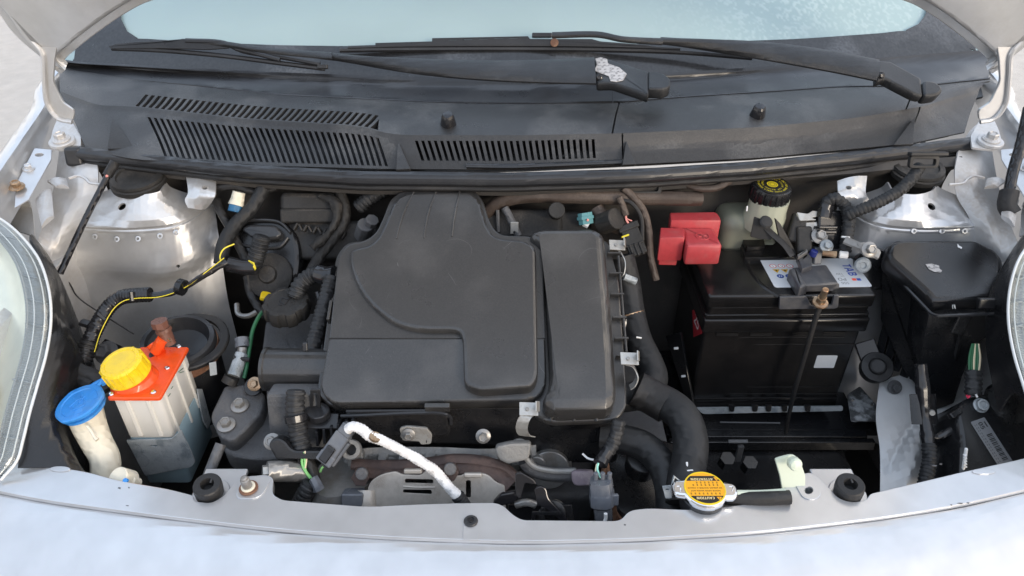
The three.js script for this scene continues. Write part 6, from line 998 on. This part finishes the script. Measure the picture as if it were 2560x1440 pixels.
  const h = thing('horn', 'round dark horn behind the right side of the battery', 'horn', onZ(2190, 920, -0.84));
  part(h, 'drum', rev(onZ(2192, 918, -0.84), V(-0.25, 0.75, 0.6), [[0.022, -0.02], [0.0235, 0], [0.022, 0.004], [0.013, 0.006], [0.011, 0.01], [0.009, 0.0112]], { seg: 30 }), mat.rubber);
  part(h, 'cone', block(frame(onZ(2172, 880, -0.86), V(-0.2, 0.6, 0.7)), 0.03, 0.035, 0.008, { turn: 0.3 }), mat.black);
  bolt(h, onZ(2236, 968, -0.82), V(0, 0.6, 0.8), 0.011, mat.castDark);
  const d = thing('fuse_box_duct', 'dark ribbed plastic support below the fuse box', 'bracket', onZ(2240, 860, -0.85));
  part(d, 'fin', [0, 1, 2, 3, 4].map((i) => block(frame(onZ(2215 + i * 22, 820 + i * 16, -0.87 + i * 0.008), V(-0.6, 0.1, 0.75)), 0.012, 0.11, 0.02)), mat.black);
}
// radiator filler cap and pale plastic pieces near the slam panel
{
  const p = onY(1762, 1221, 0.775), t = thing('radiator', 'radiator behind the slam panel whose metal filler cap has a round yellow caution label', 'radiator', V(XC, 0.34, -0.512));
  part(t, 'core', block(frame(V(XC, 0.47, -0.512), V(0, 0, 1)), 1.02, 0.34, 0.03), mat.castDark);
  const f = frame(p, UP), c2 = roundPath([...Array.from({ length: 40 }, (_, i) => { const a = i / 40 * 6.2832, w = Math.max(0, Math.abs(Math.cos(a)) - 0.9) / 0.1; const r = 0.0245 + 0.0115 * sstep(0, 0.75, w); return [r * Math.cos(a - 0.06), r * Math.sin(a - 0.06), 0.003]; })], 0.003);
  const body = part(t, 'filler_cap', extrude(f, c2, 0.01, 0.003, 4, 6), mat.chrome);
  part(body, 'rim', ring(p.clone().add(V(0, 0, 0)), UP, 0.0212, 0.0228, 0.0012, { seg: 60 }), mat.yellow);
  const lab = labelMat(512, 512, (g) => {
    g.fillStyle = '#f0a818'; g.fillRect(0, 0, 512, 512); g.translate(256, 256); g.rotate(Math.PI); g.fillStyle = '#191510';
    g.fillRect(-256, -256, 512, 124); g.fillRect(-256, 118, 512, 84); g.textAlign = 'center'; g.textBaseline = 'middle';
    g.fillStyle = '#f0d9a0'; g.font = 'bold 54px sans-serif'; g.fillText('CAUTION', 26, -166); g.fillText('ATTENTION', 14, 146); g.font = 'bold 46px sans-serif'; g.fillText('危險', 0, -216); g.fillText('注意 警告', 20, 190);
    for (const [x, y] of [[-156, -176], [-186, 150]]) { g.fillStyle = '#f0a818'; g.beginPath(); g.moveTo(x, y - 34); g.lineTo(x + 36, y + 28); g.lineTo(x - 36, y + 28); g.fill(); g.fillStyle = '#191510'; g.fillRect(x - 3, y - 12, 6, 30); }
    g.fillStyle = '#3b2a08'; g.font = 'bold 34px sans-serif'; g.fillText('NEVER OPEN WHEN HOT', 0, -48); g.fillText('NE JAMAIS OUVRIR A CHAUD', 0, -2);
    g.font = 'bold 36px sans-serif'; for (let r = 0; r < 3; r++) for (let i = 0; i < 8 - r; i++) { const x = -190 + i * 54, y = [-96, 46, 88][r]; g.fillRect(x, y - 12, 24, 5); g.fillRect(x, y, 24, 5); g.fillRect(x + 9, y - 16, 5, 32); g.fillRect(x, y + 12, 24, 4); }
  }, 0.4);
  part(body, 'caution_label', sheet(lift(f, 0.0002), [0, 0], 0.0424, 0.0424, 0, 0.0211), lab);
  part(t, 'neck', cyl(p.clone().add(V(0, -0.03, 0)), UP, 0.024, 0.02, { seg: 30 }), mat.smoothBlack);
  for (const g of [[-1, [[-0.0305, 0.003], [-0.027, 0.003], [-0.0275, -0.004]]], [1, [[0.0275, 0.003], [0.0315, 0.002], [0.029, -0.004]]]].map(([, l]) => sweep(l.map(([a, b]) => fromF(f, a, b, 0.0001)), 0.0006, { sides: 5, step: 0.001 }))) part(body, 'embossed_mark', g, mat.chrome);
  const br = thing('radiator_bracket', 'pale plastic bracket slotted behind the radiator cap', 'bracket', onZ(1680, 1240, -0.55));
  part(br, 'plate', plate(frame(onZ(1680, 1232, -0.545), V(0, 0.5, 0.85)), [[1656, 1216, 0.001], [1678, 1214, 0.001], [1680, 1246, 0.001], [1664, 1247, 0.001]], { d: 0.003, b: 0.0006, holes: [[[1662, 1221], [1674, 1220], [1674, 1226], [1663, 1227]]] }), mat.galv);
  part(br, 'loop', ring(onZ(1688, 1203, -0.548), V(0.3, 0.4, 0.9), 0.006, 0.0085, 0.002, { seg: 3 }), mat.galv);
  const tb = thing('shroud_clip', 'pale green plastic clip with a round peg standing behind the slam panel', 'clip', onZ(1970, 1230, -0.56));
  part(tb, 'strip', plate(frame(onZ(1974, 1190, -0.555), V(0, 0.45, 0.9)), [[1938, 1148, 0.002], [1956, 1142, 0.002], [1984, 1136, 0.006], [2000, 1150, 0.004], [2014, 1190, 0.002], [2014, 1250, 0.002], [1960, 1250, 0.002], [1950, 1190, 0.002]], { d: 0.004, b: 0.001 }), mat.palePlastic);
  part(tb, 'peg', rev(onZ(1983, 1156, -0.554), V(0, 0.45, 0.9), [[0.0075, 0], [0.0075, 0.007], [0.006, 0.0095], [0.003, 0.0105]], { seg: 20 }), mat.palePlastic);
  part(tb, 'bar', sweep(zs([[1830, 1232, -0.535], [1900, 1232, -0.535], [1964, 1228, -0.535]]), 0.004, { sides: 8, flatY: 0.5 }), mat.palePlastic);
  line('overflow_hose', 'short black hose leaving the radiator cap to the right', 'hose', [['tube', mat.rubber, [[1818, 1244, -0.535], [1860, 1246, -0.532], [1910, 1246, -0.53], [1975, 1243, -0.53]], 0.0078, { sides: 14 }], ['nipple', mat.gloss, [[1816, 1244, -0.535], [1850, 1246, -0.533]], 0.0058, { sides: 12 }]]);
}
// thin rod beside the right headlight and at the left tower
{
  line('bonnet_stay', 'black bonnet stay rod at the right edge', 'stay rod', [['rod', mat.gloss, [[2572, 270, -1.02], [2552, 360, -0.985], [2530, 440, -0.95], [2520, 500, -0.925]], 0.0075, { sides: 14 }], ['foot', mat.rubber, [[2524, 478, -0.932], [2518, 515, -0.918], [2530, 535, -0.91]], 0.0125, { sides: 14 }]]);
  line('gas_rod', 'thin black rod slanting across the left strut tower', 'stay rod', [['rod', mat.gloss, [[284, 412, -0.985], [215, 545, -0.925], [150, 684, -0.855]], 0.0045, { sides: 12 }], ['sleeve', mat.rubber, [[288, 405, -0.986], [268, 440, -0.972]], 0.0068, { sides: 12 }], ['pink_mark', mat.pinkWire, [[266, 441, -0.966], [268, 439, -0.966]], 0.0018, { sides: 6 }]]);
}

// ---------------------------------------------------------------- left side: reservoirs, canister, brake unit, looms
{
  const x0 = -0.4935, x1 = -0.4285, zf = -0.652, zb = -0.75, top = 0.8;
  const t = thing('coolant_reservoir', 'tall milky coolant reservoir with an orange top plate and blue fluid inside', 'reservoir', V((x0 + x1) / 2, 0.63, (zf + zb) / 2));
  const F = flat(top), rect = (m) => [[x0 + m, -(zf - m) - 0.8], [x1 - m, -(zf - m) - 0.8], [x1 - m, -(zb + m) - 0.8], [x0 + m, -(zb + m) - 0.8]];
  part(t, 'top_plate', extrude(F, roundPath(rect(0), 0.004), 0.0055, 0.0018, 3), mat.orange, 'orange top plate');
  part(t, 'tank', extrude(lift(F, -0.0056), roundPath(rect(0.0035), 0.006), 0.0675, 0.002, 2), mat.milky);
  part(t, 'blue_fluid', extrude(lift(F, -0.0734), roundPath(rect(0.0034), 0.006), 0.086, 0.002, 2), mat.coolant);
  for (const dx of [0.021, 0.047]) part(t, 'ridge', block(frame(V(x0 + dx, top - 0.038, zf - 0.0035), V(0, 0, 1)), 0.006, 0.062, 0.004, { r: 0.0018, off: 0.0022 }), mat.milky);
  for (const dz of [0.018, 0.052, 0.08]) part(t, 'ridge', block(frame(V(x1 - 0.0036, top - 0.05, zf - dz), V(1, 0, 0)), 0.004, 0.088, 0.004, { r: 0.0012, off: 0.0022 }), mat.milky);
  for (const [x, y] of [[279, 986], [384, 981], [418, 921], [447, 867]]) part(t, 'screw', rev(onY(x, y, top), UP, [[0.0034, 0], [0.0034, 0.001], [0.0024, 0.0022], [0.001, 0.0025]], { seg: 18 }), mat.chrome);
  const c = onY(331, 948, top), ax = V(-0.16, 1, 0.16);
  part(t, 'collar', rev(c.clone().add(V(0.002, 0, 0)), V(-0.05, 1, 0.05), [[0.029, -0.002], [0.028, 0.001], [0.0245, 0.006], [0.024, 0.014]], { seg: 40 }), mat.orange);
  const cp = c.clone().add(V(-0.0005, 0.009, 0));
  const cap = part(t, 'screw_cap', rev(cp, ax, [[0.0262, 0], [0.0272, 0.001], [0.0272, 0.004], [0.0262, 0.006], [0.0258, 0.021], [0.0236, 0.024], [0.019, 0.0243], [0.0186, 0.0236]], { seg: 144, mod: (a, r, h) => (h > 0.0045 && h < 0.0235 ? r * (1 + 0.05 * sstep(0.72, 0.9, Math.cos(14 * a))) : r) }), mat.yellow, 'bright yellow screw cap');
  const cf = frame(cp.clone().addScaledVector(ax.clone().normalize(), 0.0241), ax);
  for (let i = 0; i < 26; i++) { const a = i / 26 * 6.2832; if (i % 13 > 10) continue; part(cap, 'letter', block(frame(fromF(cf, 0.0205 * Math.cos(a), 0.0205 * Math.sin(a), 0), ax), 0.0014, 0.003, 0.0008, { r: 0.0002, off: 0.0006, turn: a + Math.PI / 2 + (i % 3) * 0.4 }), mat.yellow); }
  part(cap, 'dot', ring(fromF(cf, -0.0215, -0.004, 0), ax, 0.0009, 0.0017, 0.0008, { seg: 14 }), mat.yellow);
  part(t, 'outlet', [sweep(zs([[388, 878, -0.735], [398, 862, -0.737], [409, 846, -0.739]]), 0.0075, { sides: 14 }), sweep([onY(400, 882, top), onY(386, 876, top).add(V(0, 0.012, 0))], 0.008, { sides: 14 })], mat.orange);
  part(t, 'overflow_hole_shade', cyl(onY(383, 888, top + 0.0002), V(0.3, 1, 0.3), 0.0052, 0.0008), mat.smoothBlack);  // flat black disc painted as the shade inside the opening
  // galvanised cradle
  const gf = frame(V(0, 0.7, zf + 0.002), V(0, 0, 1));
  part(t, 'cradle', plate(gf, [[316, 1102, 0.001], [428, 1098, 0.003], [452, 1076, 0.003], [478, 1130, 0.003], [488, 1156, 0.004], [478, 1168, 0.004], [362, 1190, 0.002]], { d: 0.0022, b: 0.0005, holes: [[[371, 1112, 0.0015], [395, 1112, 0.0015], [392, 1119, 0.0015], [376, 1118, 0.0015]]] }), mat.galv, 'speckled galvanised cradle');
  part(t, 'cradle_side', plate(frame(V(x1 + 0.001, 0.7, -0.7), V(1, 0, 0)), [[494, 972, 0.002], [506, 972, 0.002], [528, 1052, 0.004], [520, 1074, 0.004], [508, 1050, 0.002]], { d: 0.002, b: 0.0005 }), mat.galv);
  for (const [x, y, x2, y2] of [[446, 930, 458, 920], [449, 932, 459, 929], [428, 972, 432, 966], [420, 992, 426, 984]]) part(t, 'green_ink', sweep([onF(frame(V(x1 - 0.0032, 0.7, -0.7), V(1, 0, 0)), x, y), onF(frame(V(x1 - 0.0032, 0.7, -0.7), V(1, 0, 0)), x2, y2)], 0.0005, { sides: 5 }), mat.greenWire);
}
{ // brown joint with a spring standing behind the orange plate
  line('hose_joint', 'brown pipe joint with a knurled end standing behind the orange plate', 'pipe joint', [
    ['tube', mat.brown, [[424, 860, -0.742], [412, 832, -0.745], [404, 818, -0.746]], 0.0086, { sides: 14 }], ['tube', mat.brown, [[402, 816, -0.746], [397, 802, -0.747]], 0.0105, { sides: 8 }], ['collar', mat.brown, [[411, 829, -0.7445], [407, 822, -0.7452]], 0.0102, { sides: 14 }],
    ['spring', mat.brass, [[412, 862, -0.738], [426, 852, -0.738]], 0.0022, { sides: 8 }], ['spring', mat.brass, [[410, 857, -0.738], [424, 847, -0.738]], 0.0022, { sides: 8 }]]);
}
{ // washer filler
  const ax = V(-0.2, 1, 0.1), c = onY(203, 1012, 0.795);
  const t = thing('washer_filler', 'cream washer filler neck under a bright blue snap cap', 'filler neck', onZ(260, 1240, -0.6));
  part(t, 'neck', sweep(zs([[210, 1024, -0.65], [226, 1070, -0.642], [244, 1110, -0.63], [262, 1145, -0.618], [264, 1190, -0.605], [262, 1260, -0.585]]), 0.0195, { sides: 26, taper: (s) => 1.06 - 0.18 * sstep(0, 0.5, s) }), mat.cream);
  part(t, 'neck_ridge', sweep(zs([[217, 1065, -0.622], [228, 1078, -0.619], [236, 1092, -0.615], [243, 1100, -0.612]]), 0.0026, { sides: 8, wob: 0.8 }), mat.cream);
  const cap = part(t, 'cap', rev(c, ax, [[0.024, -0.009], [0.0265, -0.007], [0.0262, -0.004], [0.0235, -0.003], [0.0235, 0], [0.0288, 0.0015], [0.029, 0.0042], [0.0272, 0.0055], [0.0222, 0.0052], [0.0212, 0.0042]], { seg: 72, mod: (a, r, h) => r * (1 + (h > 0 ? 0.05 * Math.pow(Math.max(0, Math.cos(3 * a + 0.8)), 6) : 0)) }), mat.blue, 'bright blue snap cap');
  const cf = frame(c.clone().addScaledVector(ax.clone().normalize(), 0.0043), ax);
  part(cap, 'finger_loop', [sweep([fromF(cf, 0.012, 0.026, -0.001), fromF(cf, 0.018, 0.034, 0.001), fromF(cf, 0.026, 0.037, 0), fromF(cf, 0.032, 0.033, -0.008)], 0.0034, { sides: 10, flatY: 0.6 }), sweep([fromF(cf, 0.002, 0.027, -0.001), fromF(cf, 0.016, 0.033, 0.0005), fromF(cf, 0.022, 0.026, 0)], 0.0036, { sides: 10, flatY: 0.5 })], mat.blue);
  const w = (l) => sweep(l.map(([a, b]) => fromF(cf, a / 1000, b / 1000, 0.0002)), 0.0007, { sides: 6, step: 0.001 });
  part(cap, 'washer_emblem', [w([[-10, -6], [0, -11], [10, -6]]), w([[-10, -6], [-5, 4]]), w([[10, -6], [5, 4]]), w([[-5, 4], [0, 6], [5, 4]]), w([[0, -2], [-1, 8], [-4, 11]]), w([[1, -2], [3, 9]])], mat.blue);
}
{ // small cream cap by the slam panel
  const t = thing('pump_plug', 'small beige plug beside the foot of the washer filler', 'plug', onZ(325, 1220, -0.57));
  part(t, 'barrel', [cyl(onZ(325, 1205, -0.575), V(-0.3, 0.85, 0.45), 0.0135, 0.02), cyl(onZ(345, 1208, -0.575), V(-0.2, 0.85, 0.45), 0.006, 0.014)], mat.cream);
  part(t, 'blue_tip', cyl(onZ(317, 1203, -0.56), V(-0.2, 0.85, 0.45), 0.003, 0.004), mat.blue);
}
{ // charcoal canister
  const p = onY(448, 862, 0.775), ax = V(0.06, 1, 0.14), t = thing('vapour_canister', 'open black round canister with a rusty band behind the coolant reservoir', 'canister', p.clone().add(V(0, -0.14, 0)));
  part(t, 'shell', rev(p.clone().addScaledVector(ax, -0.13), ax, [[0.046, 0], [0.048, 0.1], [0.05, 0.105], [0.05, 0.135], [0.048, 0.142], [0.042, 0.143], [0.04, 0.138], [0.036, 0.124], [0.02, 0.118]], { seg: 48 }), mat.smoothBlack);
  part(t, 'rusty_band', ring(p.clone().addScaledVector(ax, -0.018), ax, 0.0478, 0.0515, 0.018, { seg: 48 }), mat.rust);
  part(t, 'outer_ring', ring(p.clone().add(V(0.012, 0, -0.004)), ax, 0.043, 0.054, 0.006, { seg: 40 }), mat.rubber);
  part(t, 'paper_tag', block(frame(onZ(533, 922, -0.735), V(0.7, 0.3, 0.7)), 0.009, 0.018, 0.001, { r: 0.0003 }), mat.galv);
}
{ // brake pressure unit at the left rear
  const f = plane3(onZ(600, 560, -0.96), onZ(750, 560, -0.96), onZ(680, 700, -0.9));
  const t = thing('brake_pressure_unit', 'black brake pressure unit with a round motor and ribbed cable outlet', 'brake unit', onZ(680, 740, -0.93));
  part(t, 'cover', plate(f, [[588, 560, 0.02], [620, 546, 0.02], [700, 545, 0.03], [742, 580, 0.02], [752, 640, 0.02], [744, 700, 0.02], [700, 724, 0.02], [640, 700, 0.02], [600, 640, 0.02]], { d: 0.05, b: 0.008, bs: 4 }), mat.black);
  part(t, 'connector', plate(lift(f, 0.014), [[600, 572, 0.012], [620, 560, 0.012], [690, 562, 0.012], [704, 582, 0.01], [696, 596, 0.008], [640, 602, 0.012]], { d: 0.02, b: 0.004, bs: 3 }), mat.smoothBlack);
  part(t, 'connector_rim', sweep([[590, 580], [608, 556], [650, 550], [700, 556], [726, 580]].map(([x, y]) => onF(lift(f, 0.004), x, y)), 0.0024, { sides: 8 }), mat.smoothBlack);
  part(t, 'mounting_rib', sweep([[598, 610], [640, 618], [700, 616], [720, 594]].map(([x, y]) => onF(lift(f, 0.003), x, y)), 0.0022, { sides: 8 }), mat.smoothBlack);
  part(t, 'motor', rev(onF(f, 676, 690), f.n, [[0.034, -0.01], [0.034, 0.006], [0.028, 0.01], [0.014, 0.012], [0.012, 0.016], [0.009, 0.017]], { seg: 36 }), mat.dusty);
  part(t, 'ribbed_outlet', sweep(zs([[656, 590, -0.905], [650, 612, -0.9], [642, 640, -0.893], [634, 662, -0.888]]), 0.0125, { corr: 0.0056, sides: 16 }), mat.loom);
  part(t, 'sleeve', sweep(zs([[640, 668, -0.882], [610, 668, -0.882], [572, 660, -0.884]]), 0.0112, { sides: 14 }), mat.tape);
  part(t, 'wires', [0, 1, 2, 3].map((i) => sweep(zs([[622 + i * 4, 652 + i * 3, -0.878], [636 + i, 660 + i * 4, -0.872], [634 + i, 668 + i * 2, -0.87]]), 0.0011, { sides: 6 })), mat.yellowWire);
}
{ // looms and hoses left
  line('wiring_loom', 'black loom with a thin yellow wire curving over the left inner wing', 'wiring loom', [
    ['conduit', mat.tape, [[206, 905, -0.745], [222, 860, -0.765], [244, 812, -0.785], [270, 770, -0.805], [300, 745, -0.815], [340, 738, -0.815], [376, 736, -0.815]], 0.0105, { corr: 0.0045, amp: 0.06, sides: 14 }],
    ['conduit', mat.loom, [[203, 912, -0.742], [215, 880, -0.757], [226, 850, -0.768]], 0.0122, { corr: 0.0055, sides: 14 }],
    ['tape', mat.tape, [[372, 737, -0.815], [410, 735, -0.815], [452, 722, -0.818], [490, 702, -0.825], [530, 676, -0.835], [566, 656, -0.85]], 0.0048, { sides: 10, wob: 0.5 }],
    ['wire', mat.tape, [[376, 742, -0.81], [440, 730, -0.81], [500, 690, -0.82], [560, 660, -0.845]], 0.0022, { sides: 6 }],
    ['yellow_wire', mat.yellowWire, [[236, 880, -0.74], [252, 830, -0.765], [286, 770, -0.79], [310, 752, -0.8], [340, 746, -0.803], [400, 742, -0.806], [460, 720, -0.81], [520, 676, -0.826], [560, 645, -0.85]], 0.0006, { sides: 6 }],
    ['yellow_wire', mat.yellowWire, [[552, 655, -0.855], [550, 640, -0.862], [560, 622, -0.872], [586, 610, -0.88]], 0.001, { sides: 6 }],
    ['tie', mat.tape, [[244, 785, -0.79], [262, 800, -0.788]], 0.0045, { sides: 8 }], ['tie', mat.tape, [[328, 730, -0.808], [331, 752, -0.802]], 0.0035, { sides: 8 }],
    ['clip', mat.black, [[446, 716, -0.812], [460, 720, -0.81]], 0.0115, { sides: 12 }], ['clip', mat.black, [[205, 806, -0.79], [226, 812, -0.786]], 0.0065, { sides: 8, flatY: 0.7 }]]);
  line('brake_hose', 'thick black hose curving round the left strut tower', 'hose', [['tube', mat.hose, [[660, 470, -0.985], [630, 520, -0.965], [590, 560, -0.945], [560, 610, -0.92], [552, 660, -0.9]], 0.0105, { sides: 14 }]]);
  line('brake_hose', 'thin black cable beside the left tower bracket', 'hose', [['tube', mat.rubber, [[540, 500, -0.985], [552, 530, -0.97], [575, 570, -0.955], [600, 620, -0.93], [618, 655, -0.91]], 0.0065, { sides: 10 }], ['tube', mat.rubber, [[545, 470, -0.99], [590, 466, -0.99], [640, 480, -0.985], [690, 470, -0.99]], 0.0055, { sides: 10 }]]);
  line('brake_hose', 'black cable running down below the brake pressure unit', 'hose', [['tube', mat.rubber, [[618, 690, -0.9], [625, 730, -0.885], [640, 760, -0.87], [662, 790, -0.855]], 0.006, { sides: 10 }], ['bracket', mat.steel, [[592, 760, -0.89], [596, 785, -0.875], [620, 790, -0.87], [650, 775, -0.875]], 0.004, { sides: 8 }]]);
  line('engine_hose', 'dusty bent hose behind the left corner of the filter housing', 'hose', [['tube', mat.dusty, [[850, 480, -0.985], [862, 520, -0.97], [858, 560, -0.955], [830, 600, -0.935], [800, 640, -0.915], [772, 690, -0.89]], 0.0085, { sides: 12, wob: 0.15 }], ['corroded_braid', mat.steel, [[800, 490, -0.975], [836, 505, -0.965], [842, 545, -0.95], [815, 590, -0.93], [780, 620, -0.915]], 0.0075, { sides: 9, wob: 0.9 }]].map((p) => (p[0] === 'corroded_braid' ? [p[0], mat.dusty, ...p.slice(2)] : p)));
  line('engine_hose', 'corrugated breather hose entering under the seal beside the duct', 'hose', [['conduit', mat.loom, [[895, 520, -0.965], [925, 495, -0.97], [960, 475, -0.978], [1000, 460, -0.985]], 0.0115, { corr: 0.0058, sides: 14 }]]);
  line('oxygen_plug', 'cream plug with a blue collar behind the left tower bracket', 'plug', [['body', mat.cream, [[598, 480, -0.975], [594, 498, -0.97], [590, 514, -0.964]], 0.0115, { sides: 9, wob: 0.5 }], ['blue_collar', M([0.02, 0.12, 0.25], 0.5), [[590, 514, -0.964], [586, 530, -0.958]], 0.01, { sides: 10 }]]);
  line('green_cable', 'dark green cable dropping past the oil filler cap', 'cable', [['cable', mat.greenWire, [[668, 768, -0.835], [648, 790, -0.82], [632, 825, -0.80], [624, 870, -0.775], [616, 920, -0.75], [610, 946, -0.738]], 0.0026, { sides: 8 }]]);
  const s = line('temperature_sensor', 'grey capped sensor with a steel stem beside the cast engine mount', 'sensor', [['stem', mat.galv, [[604, 885, -0.765], [594, 915, -0.75], [584, 940, -0.738]], 0.0088, { sides: 14 }], ['neck', mat.steel, [[606, 868, -0.772], [604, 888, -0.765]], 0.0062, { sides: 12 }], ['cap', mat.greyPlug, [[604, 845, -0.782], [606, 868, -0.772]], 0.0092, { sides: 14 }], ['band', mat.rubber, [[580, 942, -0.737], [572, 958, -0.732]], 0.0105, { sides: 14 }], ['tie', mat.rubber, [[584, 894, -0.756], [624, 900, -0.754]], 0.0032, { sides: 8 }]]);
  line('steel_pipe', 'short steel pipe with a bolted end lying behind the stud of the slam panel', 'pipe', [['tube', mat.steel, [[668, 1180, -0.585], [700, 1178, -0.59], [770, 1182, -0.6]], 0.0125, { sides: 18 }], ['bolt_head', mat.zinc, [[656, 1181, -0.583], [670, 1180, -0.585]], 0.0085, { sides: 6 }]]);
  line('water_pipe', 'grey pipe slanting down between the coolant reservoir and the engine mount', 'pipe', [['tube', mat.castDark, [[552, 1110, -0.62], [536, 1150, -0.605], [520, 1190, -0.59]], 0.0065, { sides: 12 }]]);
  line('washer_loom', 'rumpled black loom under the left headlight beside the blue cap', 'wiring loom', [['tube', mat.rubber, [[168, 905, -0.72], [200, 930, -0.715], [240, 950, -0.71], [262, 980, -0.70]], 0.011, { sides: 12, wob: 0.4 }], ['tube', mat.rubber, [[160, 935, -0.71], [200, 950, -0.705], [230, 965, -0.70]], 0.009, { sides: 12, wob: 0.4 }]]);
  const b = thing('mount_bolt', 'large grey bolt on a black bracket behind the yellow cap', 'bolt', onZ(268, 885, -0.77));
  part(b, 'bracket', plate(frame(onZ(268, 890, -0.775), V(-0.1, 0.8, 0.6)), [[246, 866], [262, 846], [310, 868], [316, 900], [262, 910], [246, 896]], { d: 0.006, b: 0.001 }), mat.black);
  bolt(b, onZ(268, 882, -0.77), V(-0.1, 0.8, 0.6), 0.0165, mat.castDark);
  const w = thing('thin_wire', 'loose thin black wire on the left inner wing', 'wire', onZ(230, 760, -0.83));
  part(w, 'strand', sweep(ys([[112, 622, 0.855], [150, 668, 0.82], [184, 700, 0.80], [205, 735, 0.775], [260, 775, 0.75], [300, 800, 0.735], [345, 828, 0.72]]).map((p) => p.add(V(0, 0.004, 0.012))), 0.0011, { sides: 6 }), mat.rubber);
}
renderer.render(scene, camera);
